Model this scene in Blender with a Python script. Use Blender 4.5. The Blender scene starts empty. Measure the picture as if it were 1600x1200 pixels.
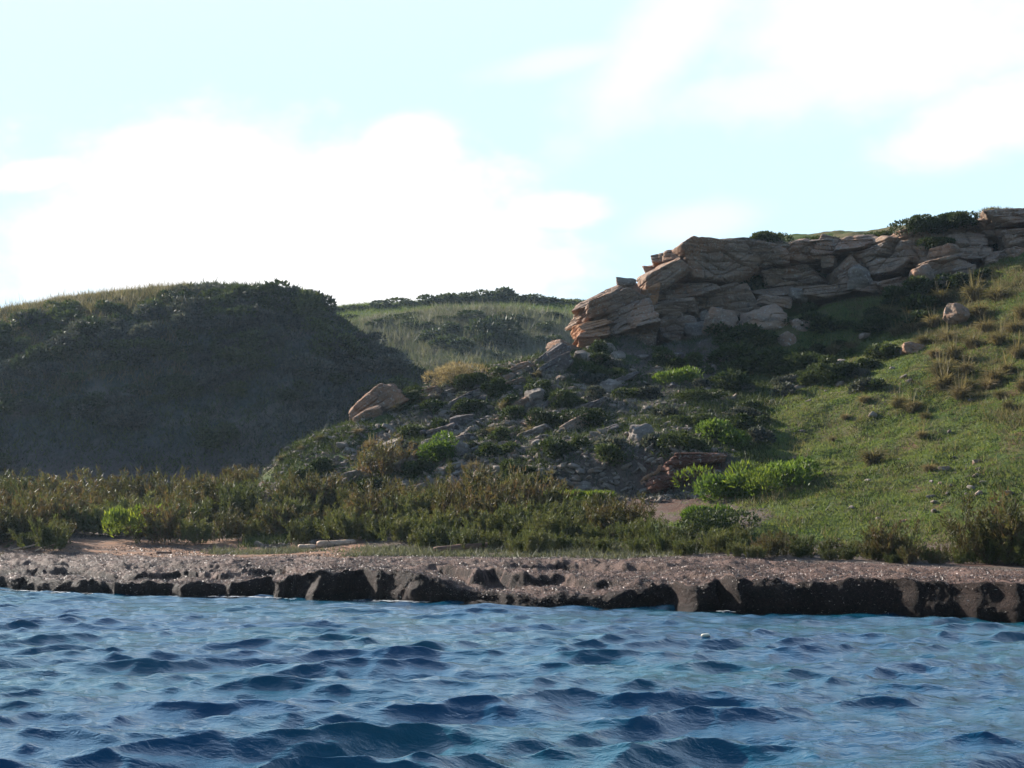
import bpy, math, random
import numpy as np
from mathutils import Vector, Matrix
R = math.radians
rng = np.random.default_rng(7)
random.seed(7)
SC = bpy.context.scene
COL = SC.collection

# ------------------------------------------------------------------ camera
F = 2198.0; HOR = 850.0; CH = 1.6
PITCH = math.atan((HOR - 600.0) / F)
cam_d = bpy.data.cameras.new('camera'); cam = bpy.data.objects.new('camera', cam_d); COL.objects.link(cam)
cam_d.sensor_fit = 'HORIZONTAL'; cam_d.sensor_width = 36; cam_d.lens = 36 * F / 1600
cam_d.clip_start = 0.1; cam_d.clip_end = 9000
cam.location = (0, 0, CH); cam.rotation_euler = (math.pi / 2 + PITCH, 0, 0)
SC.camera = cam

# ------------------------------------------------------------------ light
SUN_AZ = -48.0      # degrees from +Y, negative = left
SUN_EL = 26.0
sd = bpy.data.lights.new('sun', 'SUN'); so = bpy.data.objects.new('sun', sd); COL.objects.link(so)
sd.energy = 5.0; sd.angle = R(0.53); sd.color = (1.0, 0.93, 0.83)
sv = Vector((math.sin(R(SUN_AZ)) * math.cos(R(SUN_EL)), math.cos(R(SUN_AZ)) * math.cos(R(SUN_EL)), math.sin(R(SUN_EL))))
so.rotation_euler = sv.to_track_quat('Z', 'Y').to_euler()

SC.view_settings.view_transform = 'Standard'; SC.view_settings.look = 'None'
SC.view_settings.gamma = 1.0; SC.view_settings.exposure = 1.48
SC.cycles.volume_step_rate = 4; SC.cycles.volume_max_steps = 64
SC.cycles.max_bounces = 6; SC.cycles.transparent_max_bounces = 8

def nd(nt, typ, **kw):
    n = nt.nodes.new(typ)
    for k, v in kw.items():
        if k.startswith('i_'):
            key = k[2:]
            key = int(key) if key.isdigit() else key.replace('_', ' ')
            n.inputs[key].default_value = v
        else: setattr(n, k, v)
    return n
def math_(nt, op, a, b=None, c=None, clamp=False):
    n = nt.nodes.new('ShaderNodeMath'); n.operation = op; n.use_clamp = clamp
    for i, v in enumerate((a, b, c)):
        if v is None: continue
        if isinstance(v, (int, float)): n.inputs[i].default_value = v
        else: nt.links.new(v, n.inputs[i])
    return n.outputs[0]
def mixc(nt, f, a, b, blend='MIX'):
    n = nt.nodes.new('ShaderNodeMix'); n.data_type = 'RGBA'; n.blend_type = blend
    for sock, v in ((n.inputs[0], f), (n.inputs[6], a), (n.inputs[7], b)):
        if isinstance(v, (int, float)): sock.default_value = v
        elif isinstance(v, tuple): sock.default_value = (v[0], v[1], v[2], 1)
        else: nt.links.new(v, sock)
    return n.outputs[2]
def smooth(nt, v, lo, hi):
    n = nt.nodes.new('ShaderNodeMapRange'); n.interpolation_type = 'SMOOTHSTEP'
    nt.links.new(v, n.inputs[0]); n.inputs[1].default_value = lo; n.inputs[2].default_value = hi
    return n.outputs[0]
def noise(nt, scale, detail=4, rough=0.55, vec=None, dist=0.0):
    n = nt.nodes.new('ShaderNodeTexNoise'); n.inputs['Scale'].default_value = scale
    n.inputs['Detail'].default_value = detail; n.inputs['Roughness'].default_value = rough
    n.inputs['Distortion'].default_value = dist
    if vec is not None: nt.links.new(vec, n.inputs['Vector'])
    return n.outputs[0]

# ------------------------------------------------------------------ sky with clouds
W = bpy.data.worlds.new('World'); SC.world = W; W.use_nodes = True
nt = W.node_tree; nt.nodes.clear()
sky = nd(nt, 'ShaderNodeTexSky', sky_type='NISHITA', sun_disc=False, sun_elevation=R(SUN_EL), sun_rotation=R(SUN_AZ),
         air_density=1.0, dust_density=1.2, ozone_density=1.6)
tc = nd(nt, 'ShaderNodeTexCoord'); sx = nd(nt, 'ShaderNodeSeparateXYZ'); nt.links.new(tc.outputs['Generated'], sx.inputs[0])
az = math_(nt, 'ARCTAN2', sx.outputs[0], sx.outputs[1]); el = math_(nt, 'ARCSINE', sx.outputs[2])
cv = nd(nt, 'ShaderNodeCombineXYZ'); nt.links.new(az, cv.inputs[0]); nt.links.new(math_(nt, 'MULTIPLY', el, 1.6), cv.inputs[1])
n1 = noise(nt, 9.0, 8, 0.58, cv.outputs[0], 0.3)
n2 = noise(nt, 26.0, 6, 0.6, cv.outputs[0], 0.2)
nn = math_(nt, 'ADD', math_(nt, 'MULTIPLY', math_(nt, 'SUBTRACT', n1, 0.5), 1.9), math_(nt, 'MULTIPLY', math_(nt, 'SUBTRACT', n2, 0.5), 0.8))
def pdir(px, py):
    x = (px - 800) / F; y = (600 - py) / F
    v = Vector((x, math.cos(PITCH) - y * math.sin(PITCH), math.sin(PITCH) + y * math.cos(PITCH))).normalized()
    return math.atan2(v.x, v.y), math.asin(v.z)
# bank of clouds: direction centre, radii in degrees, tilt, weight, edge softness
CL = [((450, 410), (11.0, 5.2), 0.0, 1.0, .7), ((250, 250), (3.0, 1.6), .2, .7, .6), ((630, 240), (2.4, 1.7), .1, .7, .6), ((50, 275), (2.2, .7), .3, .7, .5),
      ((1040, 60), (5.2, 1.6), .75, .6, 1.2), ((900, 90), (3.2, .5), .15, .4, 1.4), ((1390, 40), (6.4, 2.9), .1, .72, 1.2), ((1520, 200), (4.4, 1.5), .25, .75, .9),
      ((1075, 350), (2.4, .7), .15, .4, 1.3), ((870, 330), (2.6, .8), .0, .7, .6), ((1250, 130), (5, 1.2), .1, .5, 1.0),
      ((-700, 300), (14, 7), 0, 1, .5), ((2600, 250), (16, 6), 0, .9, .6)]
tot = None
for (p, r, tl, w, sf) in CL:
    a0, e0 = pdir(*p)
    da = math_(nt, 'SUBTRACT', az, a0); de = math_(nt, 'SUBTRACT', el, e0)
    u = math_(nt, 'ADD', math_(nt, 'MULTIPLY', da, math.cos(tl)), math_(nt, 'MULTIPLY', de, math.sin(tl)))
    v = math_(nt, 'SUBTRACT', math_(nt, 'MULTIPLY', de, math.cos(tl)), math_(nt, 'MULTIPLY', da, math.sin(tl)))
    u = math_(nt, 'DIVIDE', u, R(r[0])); v = math_(nt, 'DIVIDE', v, R(r[1]))
    d = math_(nt, 'SQRT', math_(nt, 'ADD', math_(nt, 'MULTIPLY', u, u), math_(nt, 'MULTIPLY', v, v)))
    m = math_(nt, 'SUBTRACT', 1.0, math_(nt, 'ADD', d, math_(nt, 'MULTIPLY', nn, -0.9)))   # >0 inside
    m = math_(nt, 'MULTIPLY', smooth(nt, m, -sf * .5, sf * .6 + .05), w)
    tot = m if tot is None else math_(nt, 'MAXIMUM', tot, m)
# broken cloud over the rest of the sky (out of view, seen in the water)
hi = smooth(nt, math_(nt, 'ADD', noise(nt, 4.0, 7, 0.6, cv.outputs[0]), math_(nt, 'MULTIPLY', smooth(nt, el, .42, .6), .0)), .50, .72)
hi = math_(nt, 'MULTIPLY', hi, smooth(nt, math_(nt, 'ABSOLUTE', az), .42, .7))
tot = math_(nt, 'MAXIMUM', tot, math_(nt, 'MULTIPLY', hi, .30))
hz = math_(nt, 'POWER', math_(nt, 'SUBTRACT', 1.0, math_(nt, 'MAXIMUM', sx.outputs[2], 0.0)), 5.0)
skyc = mixc(nt, 1.0, sky.outputs[0], (0.78, .98, 1.12), 'MULTIPLY')
# thin bright veil of high cloud, thickest low down, thinning out towards the zenith
midc = nd(nt, 'ShaderNodeRGB'); midc.outputs[0].default_value = (6.2, 8.6, 12.0, 1)  # blue mid-sky glow added to brighten reflections in the water
skyc = mixc(nt, math_(nt, 'MULTIPLY', math_(nt, 'MULTIPLY', math_(nt, 'SUBTRACT', 1.0, smooth(nt, el, .6, 1.1)), smooth(nt, sx.outputs[1], -.3, .4)), .7), skyc, midc.outputs[0])
veil = math_(nt, 'MULTIPLY', math_(nt, 'SUBTRACT', 1.0, smooth(nt, el, .30, .62)), .82)
veil = math_(nt, 'MULTIPLY', veil, smooth(nt, sx.outputs[1], -.5, .5))
veilc = nd(nt, 'ShaderNodeRGB'); veilc.outputs[0].default_value = (3.8, 5.35, 6.15, 1)
skyc = mixc(nt, veil, skyc, veilc.outputs[0])
white = nd(nt, 'ShaderNodeRGB'); white.outputs[0].default_value = (6.4, 6.35, 6.3, 1)
outc = mixc(nt, tot, skyc, white.outputs[0])
bg = nd(nt, 'ShaderNodeBackground', i_Strength=0.068); nt.links.new(outc, bg.inputs[0])
wo = nd(nt, 'ShaderNodeOutputWorld'); nt.links.new(bg.outputs[0], wo.inputs[0])

# ------------------------------------------------------------------ numpy helpers
_T = np.random.default_rng(11).random((64, 64, 64)).astype(np.float32)
def vn(x, y, z=0.0, s=0):
    x = np.asarray(x, float) + s * 17.31; y = np.asarray(y, float) + s * 5.77; z = np.asarray(z, float) + s * 3.13 + np.zeros_like(x)
    xi = np.floor(x).astype(int); yi = np.floor(y).astype(int); zi = np.floor(z).astype(int)
    fx = x - xi; fy = y - yi; fz = z - zi
    fx = fx * fx * (3 - 2 * fx); fy = fy * fy * (3 - 2 * fy); fz = fz * fz * (3 - 2 * fz)
    r = 0
    for a in (0, 1):
        for b in (0, 1):
            for c in (0, 1):
                r = r + _T[(xi + a) & 63, (yi + b) & 63, (zi + c) & 63] * (fx if a else 1 - fx) * (fy if b else 1 - fy) * (fz if c else 1 - fz)
    return r * 2 - 1
def fbm(x, y, z=0.0, s=0, o=4, g=.5):
    r = 0; a = 1; t = 0
    for k in range(o):
        r = r + a * vn(x * 2 ** k, y * 2 ** k, np.asarray(z) * 2 ** k, s + k * 3); t += a; a *= g
    return r / t
def sst(x, a, b):
    t = np.clip((x - a) / (b - a), 0, 1); return t * t * (3 - 2 * t)
cp_, sp_ = math.cos(PITCH), math.sin(PITCH)
def P(px, py, Y):
    x = (px - 800) / F; y = (600 - py) / F
    d = (x, cp_ - y * sp_, sp_ + y * cp_); t = Y / d[1]
    return (d[0] * t, Y, CH + d[2] * t)
def proj(x, y, z):
    zc = z - CH; dep = y * cp_ + zc * sp_; up = -y * sp_ + zc * cp_
    return 800 + F * x / dep, 600 - F * up / dep
class RBF:
    def __init__(s, pts, lam=0.02):
        A = np.array(pts, float); s.c = A[:, :2] / 20.0; n = len(A)
        K = s.k(s.c); K[np.arange(n), np.arange(n)] += lam
        Q = np.c_[np.ones(n), s.c]; M = np.block([[K, Q], [Q.T, np.zeros((3, 3))]])
        s.w = np.linalg.solve(M, np.r_[A[:, 2], 0, 0, 0])
    def k(s, q):
        d2 = ((q[:, None] - s.c[None]) ** 2).sum(-1); return .5 * d2 * np.log(d2 + 1e-9)
    def __call__(s, x, y):
        q = np.c_[np.ravel(x), np.ravel(y)] / 20.0; out = np.empty(len(q))
        for i in range(0, len(q), 20000):
            c = q[i:i + 20000]; out[i:i + 20000] = s.k(c) @ s.w[:-3] + s.w[-3] + c @ s.w[-2:]
        return out.reshape(np.shape(x))
def mesh_np(name, V, Fc, mat=None, smooth_=True, attrs=None, link=True, matidx=None):
    V = np.ascontiguousarray(V, np.float32); Fc = np.ascontiguousarray(Fc, np.int32)
    me = bpy.data.meshes.new(name); n, k = Fc.shape
    me.vertices.add(len(V)); me.vertices.foreach_set('co', V.ravel())
    me.loops.add(n * k); me.loops.foreach_set('vertex_index', Fc.ravel())
    me.polygons.add(n); me.polygons.foreach_set('loop_start', np.arange(0, n * k, k, dtype=np.int32))
    try: me.polygons.foreach_set('loop_total', np.full(n, k, np.int32))
    except Exception: pass
    for m in (mat if isinstance(mat, (list, tuple)) else [mat]):
        if m is not None: me.materials.append(m)
    if matidx is not None: me.polygons.foreach_set('material_index', np.asarray(matidx, np.int32))
    me.update(calc_edges=True)
    me.polygons.foreach_set('use_smooth', np.full(n, bool(smooth_)))
    for an, av in (attrs or {}).items():
        a = me.attributes.new(an, 'FLOAT', 'POINT'); a.data.foreach_set('value', np.ascontiguousarray(av, np.float32).ravel())
    if not link: return me
    o = bpy.data.objects.new(name, me); COL.objects.link(o); return o
def grid_faces(nr, nc):
    i = np.arange(nr * nc).reshape(nr, nc)
    return np.stack([i[:-1, :-1], i[:-1, 1:], i[1:, 1:], i[1:, :-1]], -1).reshape(-1, 4)
def tag(o, label=None, cat=None, group=None, kind=None):
    if label: o['label'] = label
    if cat: o['category'] = cat
    if group: o['group'] = group
    if kind: o['kind'] = kind
    return o
# ------------------------------------------------------------------ materials
def newmat(name):
    m = bpy.data.materials.new(name); m.use_nodes = True; t = m.node_tree; t.nodes.clear()
    out = t.nodes.new('ShaderNodeOutputMaterial'); return m, t, out
def attr(t, name):
    a = t.nodes.new('ShaderNodeAttribute'); a.attribute_name = name; return a.outputs['Fac']
def bumpn(t, h, strength, dist):
    b = t.nodes.new('ShaderNodeBump'); b.inputs['Strength'].default_value = strength; b.inputs['Distance'].default_value = dist
    t.links.new(h, b.inputs['Height']); return b.outputs[0]
def princ(t, out, col, rough=.9, bump=None, spec=.2):
    p = t.nodes.new('ShaderNodeBsdfPrincipled')
    if isinstance(col, tuple): p.inputs['Base Color'].default_value = (*col, 1)
    else: t.links.new(col, p.inputs['Base Color'])
    if isinstance(rough, float): p.inputs['Roughness'].default_value = rough
    else: t.links.new(rough, p.inputs['Roughness'])
    p.inputs['Specular IOR Level'].default_value = spec
    if bump is not None: t.links.new(bump, p.inputs['Normal'])
    t.links.new(p.outputs[0], out.inputs[0]); return p
def pos(t): return t.nodes.new('ShaderNodeNewGeometry').outputs['Position']

def leafmat(name, cols, transl=.35, rough=.6, scale=1.5, dry=None):
    """cols: 3 colours mixed by per-leaf value, object random and a patchy noise"""
    m, t, out = newmat(name)
    oi = t.nodes.new('ShaderNodeObjectInfo').outputs['Random']
    r = attr(t, 'rnd'); n = noise(t, scale, 3, .6, pos(t))
    c = mixc(t, smooth(t, n, .35, .65), cols[0], cols[1])
    c = mixc(t, math_(t, 'MULTIPLY', smooth(t, r, .45, .95), .75), c, cols[2])
    h = t.nodes.new('ShaderNodeHueSaturation'); t.links.new(c, h.inputs['Color'])
    t.links.new(math_(t, 'MULTIPLY_ADD', oi, .7, .65), h.inputs['Value'])
    t.links.new(math_(t, 'MULTIPLY_ADD', oi, -.03, .515), h.inputs['Hue'])
    c = h.outputs[0]
    p = t.nodes.new('ShaderNodeBsdfPrincipled'); t.links.new(c, p.inputs['Base Color'])
    p.inputs['Roughness'].default_value = rough; p.inputs['Specular IOR Level'].default_value = .10
    tr = t.nodes.new('ShaderNodeBsdfTranslucent'); t.links.new(mixc(t, 1.0, c, (1.25, 1.25, .75), 'MULTIPLY'), tr.inputs[0])
    mx = t.nodes.new('ShaderNodeMixShader'); mx.inputs[0].default_value = transl
    t.links.new(p.outputs[0], mx.inputs[1]); t.links.new(tr.outputs[0], mx.inputs[2]); t.links.new(mx.outputs[0], out.inputs[0])
    return m
M = {}
M['tamarisk'] = leafmat('tamarisk leaves', [(.056, .058, .022), (.105, .066, .036), (.090, .092, .036)], .3)
M['tamarisk_green'] = leafmat('green tamarisk leaves', [(.054, .068, .022), (.078, .074, .030), (.098, .108, .038)], .3)
M['mastic'] = leafmat('mastic leaves', [(.026, .040, .014), (.040, .050, .018), (.068, .085, .026)], .22)
M['bright'] = leafmat('fresh leaves', [(.045, .082, .016), (.06, .095, .02), (.11, .15, .03)], .4, .4)
M['euph'] = leafmat('yellow green leaves', [(.065, .10, .018), (.085, .115, .02), (.17, .19, .03)], .45)
M['straw'] = leafmat('dry grass blades', [(.14, .105, .06), (.10, .085, .045), (.26, .21, .13)], .35)
M['brush'] = leafmat('dry brush', [(.058, .062, .056), (.036, .046, .040), (.12, .11, .092)], .25)
M['farbush'] = leafmat('far brush', [(.105, .10, .07), (.070, .085, .042), (.17, .155, .115)], .25, scale=.25)
M['grass'] = leafmat('short grass', [(.066, .100, .026), (.090, .108, .036), (.135, .15, .052)], .45, scale=.6)
M['silver'] = leafmat('silvery dune plants', [(.11, .105, .075), (.075, .08, .05), (.18, .175, .135)], .3)

m, t, out = newmat('woody stems'); princ(t, out, mixc(t, noise(t, 9, 3, .6, pos(t)), (.05, .035, .025), (.12, .09, .065)), .9); M['stem'] = m

def rockmat(name, c1, c2, c3, strata=(0.1, 0.0, 1.0)):
    m, t, out = newmat(name); ps = pos(t)
    dt = t.nodes.new('ShaderNodeVectorMath'); dt.operation = 'DOT_PRODUCT'; t.links.new(ps, dt.inputs[0]); dt.inputs[1].default_value = strata
    cx = t.nodes.new('ShaderNodeCombineXYZ'); t.links.new(math_(t, 'MULTIPLY', dt.outputs['Value'], 3.0), cx.inputs[2])
    mp = t.nodes.new('ShaderNodeVectorMath'); mp.operation = 'MULTIPLY_ADD'; t.links.new(ps, mp.inputs[0]); mp.inputs[1].default_value = (.35, .35, .2)
    t.links.new(cx.outputs[0], mp.inputs[2])
    st = noise(t, 1.0, 5, .6, mp.outputs[0], .3)
    big = noise(t, .5, 4, .6, ps); fine = noise(t, 7, 6, .65, ps)
    c = mixc(t, smooth(t, st, .35, .62), c1, c2)
    c = mixc(t, smooth(t, big, .50, .68), c, c3)
    c = mixc(t, smooth(t, fine, .52, .72), c, (.38, .34, .30))
    c = mixc(t, math_(t, 'MULTIPLY', smooth(t, noise(t, 2.3, 5, .7, ps), .56, .66), .65), c, (.10, .09, .075))
    hgt = math_(t, 'ADD', math_(t, 'MULTIPLY', st, 1.2), math_(t, 'ADD', fine, math_(t, 'MULTIPLY', noise(t, 2.2, 8, .7, ps), 1.5)))
    princ(t, out, c, .95, bumpn(t, hgt, .9, .12), .12); return m
M['rock'] = rockmat('weathered sandstone', (.32, .215, .15), (.20, .14, .105), (.28, .155, .095))
M['rock_orange'] = rockmat('sun glow orange sandstone', (.48, .25, .13), (.34, .17, .095), (.42, .22, .12), (.35, 0, 1))  # orange carries the sun's glow in its colour, mainly on left-end blocks
M['rock_grey'] = rockmat('grey lichened rock', (.26, .21, .17), (.17, .138, .115), (.23, .165, .12))
M['rock_slate'] = rockmat('purple grey slate', (.15, .12, .11), (.10, .085, .082), (.18, .125, .095), (.5, 0, 1))
M['rock_tan'] = rockmat('orange brown rock', (.30, .175, .11), (.20, .125, .085), (.27, .14, .08), (.4, 0, 1))
M['rock_red'] = rockmat('dark red earth rock', (.17, .075, .05), (.11, .05, .036), (.24, .12, .075), (.3, 0, 1))
# ------------------------------------------------------------------ shoreline
_SP = [(-900, 912), (-400, 916), (0, 924), (130, 930), (270, 935), (400, 936), (480, 940), (600, 942), (760, 948), (900, 952), (1080, 958), (1250, 962), (1440, 968), (1600, 975), (1900, 988), (2600, 1010)]
def zat0(px, py):
    x = (px - 800) / F; y = (600 - py) / F; d = (x, cp_ - y * sp_, sp_ + y * cp_); t = -CH / d[2]; return d[0] * t, d[1] * t
_SX = np.array([zat0(*p) for p in _SP])
def shore(x): return np.interp(x, _SX[:, 0], _SX[:, 1])
def px_of(x): return 800 + F * x / (shore(x) * cp_ + (-CH) * sp_)    # pixel column of a shoreline point

# ------------------------------------------------------------------ land heights
_L = []
def colm(px, *pts):
    for py, Y in pts: _L.append(P(px, py, Y))
def wz(px, Y, z): _L.append(((px - 800) / F * Y, Y, z))
for px in (-500, -200, 0, 200, 400): # beach, then brush flat
    s = float(shore((px - 800) / F * 47)); wz(px, s, .88); wz(px, s + 4, .95); wz(px, s + 9, 1.15)
for px in (600, 800, 1000): 
    s = float(shore((px - 800) / F * 36)); wz(px, s, 1.05); wz(px, s + 4, 1.10); wz(px, s + 10, 1.18)
for px in (1200, 1400, 1600, 1800, 2200):
    s = float(shore((px - 800) / F * 30)); wz(px, s, .86); wz(px, s + 5, .95); wz(px, s + 12, 1.0)
for px in (-900, -500, -200, 0, 200, 330): wz(px, 62, 1.8); wz(px, 72, 2.9); wz(px, 84, 4.0); wz(px, 100, 5.0); wz(px, 125, 6.0)
for px in (450, 600): wz(px, 92, 4.5); wz(px, 110, 5.5); wz(px, 140, 8)
colm(400, (858, 58), (812, 66), (770, 70)); wz(400, 77, 3.8)
colm(450, (855, 58), (800, 65), (752, 68), (702, 73)); wz(450, 80, 4.5)
colm(550, (850, 56), (800, 63), (766, 66), (710, 70), (662, 75)); wz(550, 82, 5.5)
colm(620, (850, 54), (800, 61), (770, 64), (690, 70), (625, 76)); wz(620, 83, 7)
colm(720, (850, 52), (800, 59), (772, 62), (690, 68), (620, 74), (583, 77.5)); wz(720, 84, 8.6); wz(720, 100, 7)
colm(820, (850, 50), (800, 57), (774, 60), (745, 61.2), (690, 66), (620, 72), (565, 78)); wz(820, 86, 9.6); wz(820, 104, 7)
colm(900, (855, 48), (800, 56), (776, 59.4), (712, 61.6), (680, 65), (620, 71), (552, 78)); wz(900, 84, 11.5); wz(900, 95, 8)
colm(980, (858, 46), (805, 54), (774, 58.6), (700, 60.6), (675, 64), (620, 71), (560, 77)); wz(980, 82, 14.2); wz(980, 90, 10.5); wz(980, 110, 9)
colm(1080, (862, 44), (810, 52), (772, 57.4), (705, 59.2), (680, 62), (620, 70), (560, 77), (400, 83)); wz(1080, 92, 18)
colm(1160, (862, 43.5), (810, 50), (765, 56), (700, 61), (620, 69.5), (560, 76)); 
colm(1240, (862, 43), (810, 49.5), (760, 55), (700, 61), (620, 68.5), (560, 75), (520, 77.5), (395, 84)); wz(1240, 95, 20.5)
colm(1400, (868, 42), (800, 48.5), (700, 56.5), (600, 64.5), (525, 73), (470, 78), (364, 84)); wz(1400, 95, 20.5)
colm(1500, (800, 46.5), (700, 54), (600, 62.5), (505, 71), (450, 76.5), (350, 82.5)); wz(1500, 95, 20.8)
colm(1600, (870, 40), (800, 45), (700, 51.5), (600, 59.5), (505, 67.5), (412, 75), (345, 81)); wz(1600, 92, 20.5)
colm(1800, (870, 38), (780, 44), (640, 52), (500, 61), (380, 69), (300, 75)); wz(1800, 92, 21.5)
colm(2200, (860, 36), (740, 42), (560, 52), (380, 64), (290, 72)); wz(2200, 92, 23)
for px in (1100, 1400, 1800): wz(px, 120, 20)
land_rbf = RBF(_L, .004)
def land_raw(x, y):
    z = land_rbf(x, y); px, py = proj(x, y, z)
    d = y - shore(x)
    rk = np.exp(-((px - 800) / 260.) ** 2) * sst(y, 60, 66)             # rocky headland
    up = sst(z, 2.0, 5.0)
    z = z + up * (.28 * fbm(x * .35, y * .35, 0, 3) + .10 * fbm(x * 1.1, y * 1.1, 0, 8, 3)) + .03 * fbm(x * .8, y * .8, 0, 5, 3)
    z = z + rk * (.42 * fbm(x * .55, y * .55, 0, 21, 4) + .16 * np.abs(vn(x * 1.6, y * 1.6, 0, 31)))
    # the cliff step: gentle ground in front, plateau behind
    Yc = np.interp(px, [990, 1300, 1450, 1600, 1800], [83.0, 83.4, 82.4, 80.0, 77.5])
    bp = np.interp(px, [990, 1100, 1200, 1300, 1400, 1500, 1560, 1640, 1800], [548, 532, 512, 482, 466, 444, 412, 388, 350])
    zb = CH + (HOR - bp) / F * Yc; zf = np.minimum(z, zb + np.minimum(y - Yc, 0) * .13 + .25 * fbm(x * .7, y * .7, 0, 45, 3))
    on = sst(px, 985, 1015) * (1 - sst(px, 1750, 1850)) * (y > 66)
    z = z + on * ((zf + (np.maximum(z, zf) - zf) * sst(y, Yc - .1, Yc + .9)) - z)
    # eroded bank at the foot of the headland
    Yk = np.interp(px, [760, 850, 1000, 1140], [61.0, 60.4, 59.2, 57.6]) + .5 * fbm(x * .8, 0 * x, 0, 47, 3)
    kp = np.interp(px, [760, 850, 1000, 1140], [772, 774, 774, 768]); zk = CH + (HOR - kp) / F * Yk
    zf = np.minimum(z, zk + (y - Yk) * .2); on = sst(px, 770, 830) * (1 - sst(px, 1120, 1150)) * (y > 50) * (y < 70)
    z = z + on * ((zf + (np.maximum(z, zf) - zf) * sst(y, Yk, Yk + .8)) - z)
    # small cattle-trod terraces on the grass slope
    gr = sst(px, 1150, 1280) * up
    z = z + gr * (.16 * np.abs(vn(x * .5, y * 1.8 + x * .6, 0, 41)) + .12 * fbm(x * 1.3, y * 1.3, 0, 43, 3) + .25 * fbm(x * .3, y * .3, 0, 44, 3))
    return z
def land_under(x, y):
    z = land_raw(x, y); d = y - shore(x)
    return z - .9 * (1 - sst(d, 6.5, 9.0)) - 1.6 * (1 - sst(d, -1.5, 3.5))
XS = np.concatenate([np.arange(-74, 60, .22)]); YS = np.arange(29, 128, .22)
GX, GY = np.meshgrid(XS, YS); GZ = land_under(GX, GY)
def bil(x, y, A=None, xs=XS, ys=YS):
    A = GZ if A is None else A
    st = xs[1] - xs[0]; u = np.clip((np.asarray(x) - xs[0]) / st, 0, len(xs) - 1.001); v = np.clip((np.asarray(y) - ys[0]) / (ys[1] - ys[0]), 0, len(ys) - 1.001)
    i = u.astype(int); j = v.astype(int); a = u - i; b = v - j
    return A[j, i] * (1 - a) * (1 - b) + A[j, i + 1] * a * (1 - b) + A[j + 1, i] * (1 - a) * b + A[j + 1, i + 1] * a * b
GPX, GPY = proj(GX, GY, GZ)
# what grows where: ground cover follows the place (grass on the slope, scree on the headland, sand at the back of the beach)
def cover(x, y, z):
    px, py = proj(x, y, z); n = fbm(x * .25, y * .25, 0, 51, 4); n2 = fbm(x * .9, y * .9, 0, 61, 4)
    g = sst(px + 180 * n, 1080, 1230) * (1 - .35 * sst(n2, .15, .35))                           # grass slope
    head = .24 + .9 * n + .6 * n2 + .25 * sst(py, 640, 760) - .5 * np.exp(-((px - 840) / 90.) ** 2 - ((py - 660) / 45.) ** 2)
    g = np.maximum(g, sst(head, .35, .6) * sst(px, 330, 420))
    hollow = np.exp(-((px - 1040) / 110.) ** 2 - ((py - 790) / 28.) ** 2); g = g * (1 - .75 * hollow)
    bank = sst(px, 985, 1030) * (1 - sst(px, 1130, 1160)) * sst(py, 702, 712) * (1 - sst(py, 775, 785)); g = g * (1 - bank)
    sand = (1 - sst(z, 1.45, 2.2)) * sst(620 - px + 60 * n, 0, 80)
    red = np.maximum(bank, np.maximum(hollow * .6, sst(px, 1350, 1450) * sst(n2 - .12 * 0, .18, .42) * .7))
    beach = 1 - sst(z, 1.35, 1.9)
    return g * (1 - sand) * (1 - beach), sand, red, n
g_, s_, r_, n_ = cover(GX, GY, GZ)

m, t, out = newmat('hillside ground'); ps = pos(t)
f1 = noise(t, 1.1, 6, .6, ps); f2 = noise(t, 6, 6, .65, ps); f3 = noise(t, 22, 5, .7, ps)
soil = mixc(t, smooth(t, f1, .35, .65), (.125, .092, .074), (.080, .064, .055))
soil = mixc(t, smooth(t, f2, .54, .70), soil, (.24, .20, .165))
gra = mixc(t, smooth(t, f1, .38, .62), (.048, .078, .020), (.074, .090, .030))
gra = mixc(t, smooth(t, f3, .52, .75), gra, (.11, .12, .045))
gra = mixc(t, math_(t, 'MULTIPLY', smooth(t, noise(t, .35, 6, .65, ps), .47, .60), .75), gra, (.125, .095, .05))
g = math_(t, 'ADD', attr(t, 'grass'), math_(t, 'MULTIPLY', math_(t, 'SUBTRACT', f2, .5), .7))
c = mixc(t, smooth(t, g, .38, .62), soil, gra)
sandc = mixc(t, smooth(t, math_(t, 'MULTIPLY_ADD', f1, .6, math_(t, 'MULTIPLY', f2, .5)), .45, .66), (.25, .135, .08), (.15, .10, .075))
c = mixc(t, smooth(t, attr(t, 'sand'), .3, .7), c, sandc)
redc = mixc(t, smooth(t, f2, .4, .65), (.13, .055, .033), (.075, .035, .025))
c = mixc(t, math_(t, 'MULTIPLY', attr(t, 'red'), smooth(t, f1, .35, .6)), c, redc)
hh = math_(t, 'ADD', math_(t, 'MULTIPLY', f2, 1.0), math_(t, 'MULTIPLY', f3, .35))
princ(t, out, c, .97, bumpn(t, hh, .8, .16), .08); M['ground'] = m
land = mesh_np('ground', np.stack([GX, GY, GZ], -1).reshape(-1, 3), grid_faces(*GX.shape), M['ground'], True,
               {'grass': g_, 'sand': s_, 'red': r_}); tag(land, kind='structure')

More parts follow.
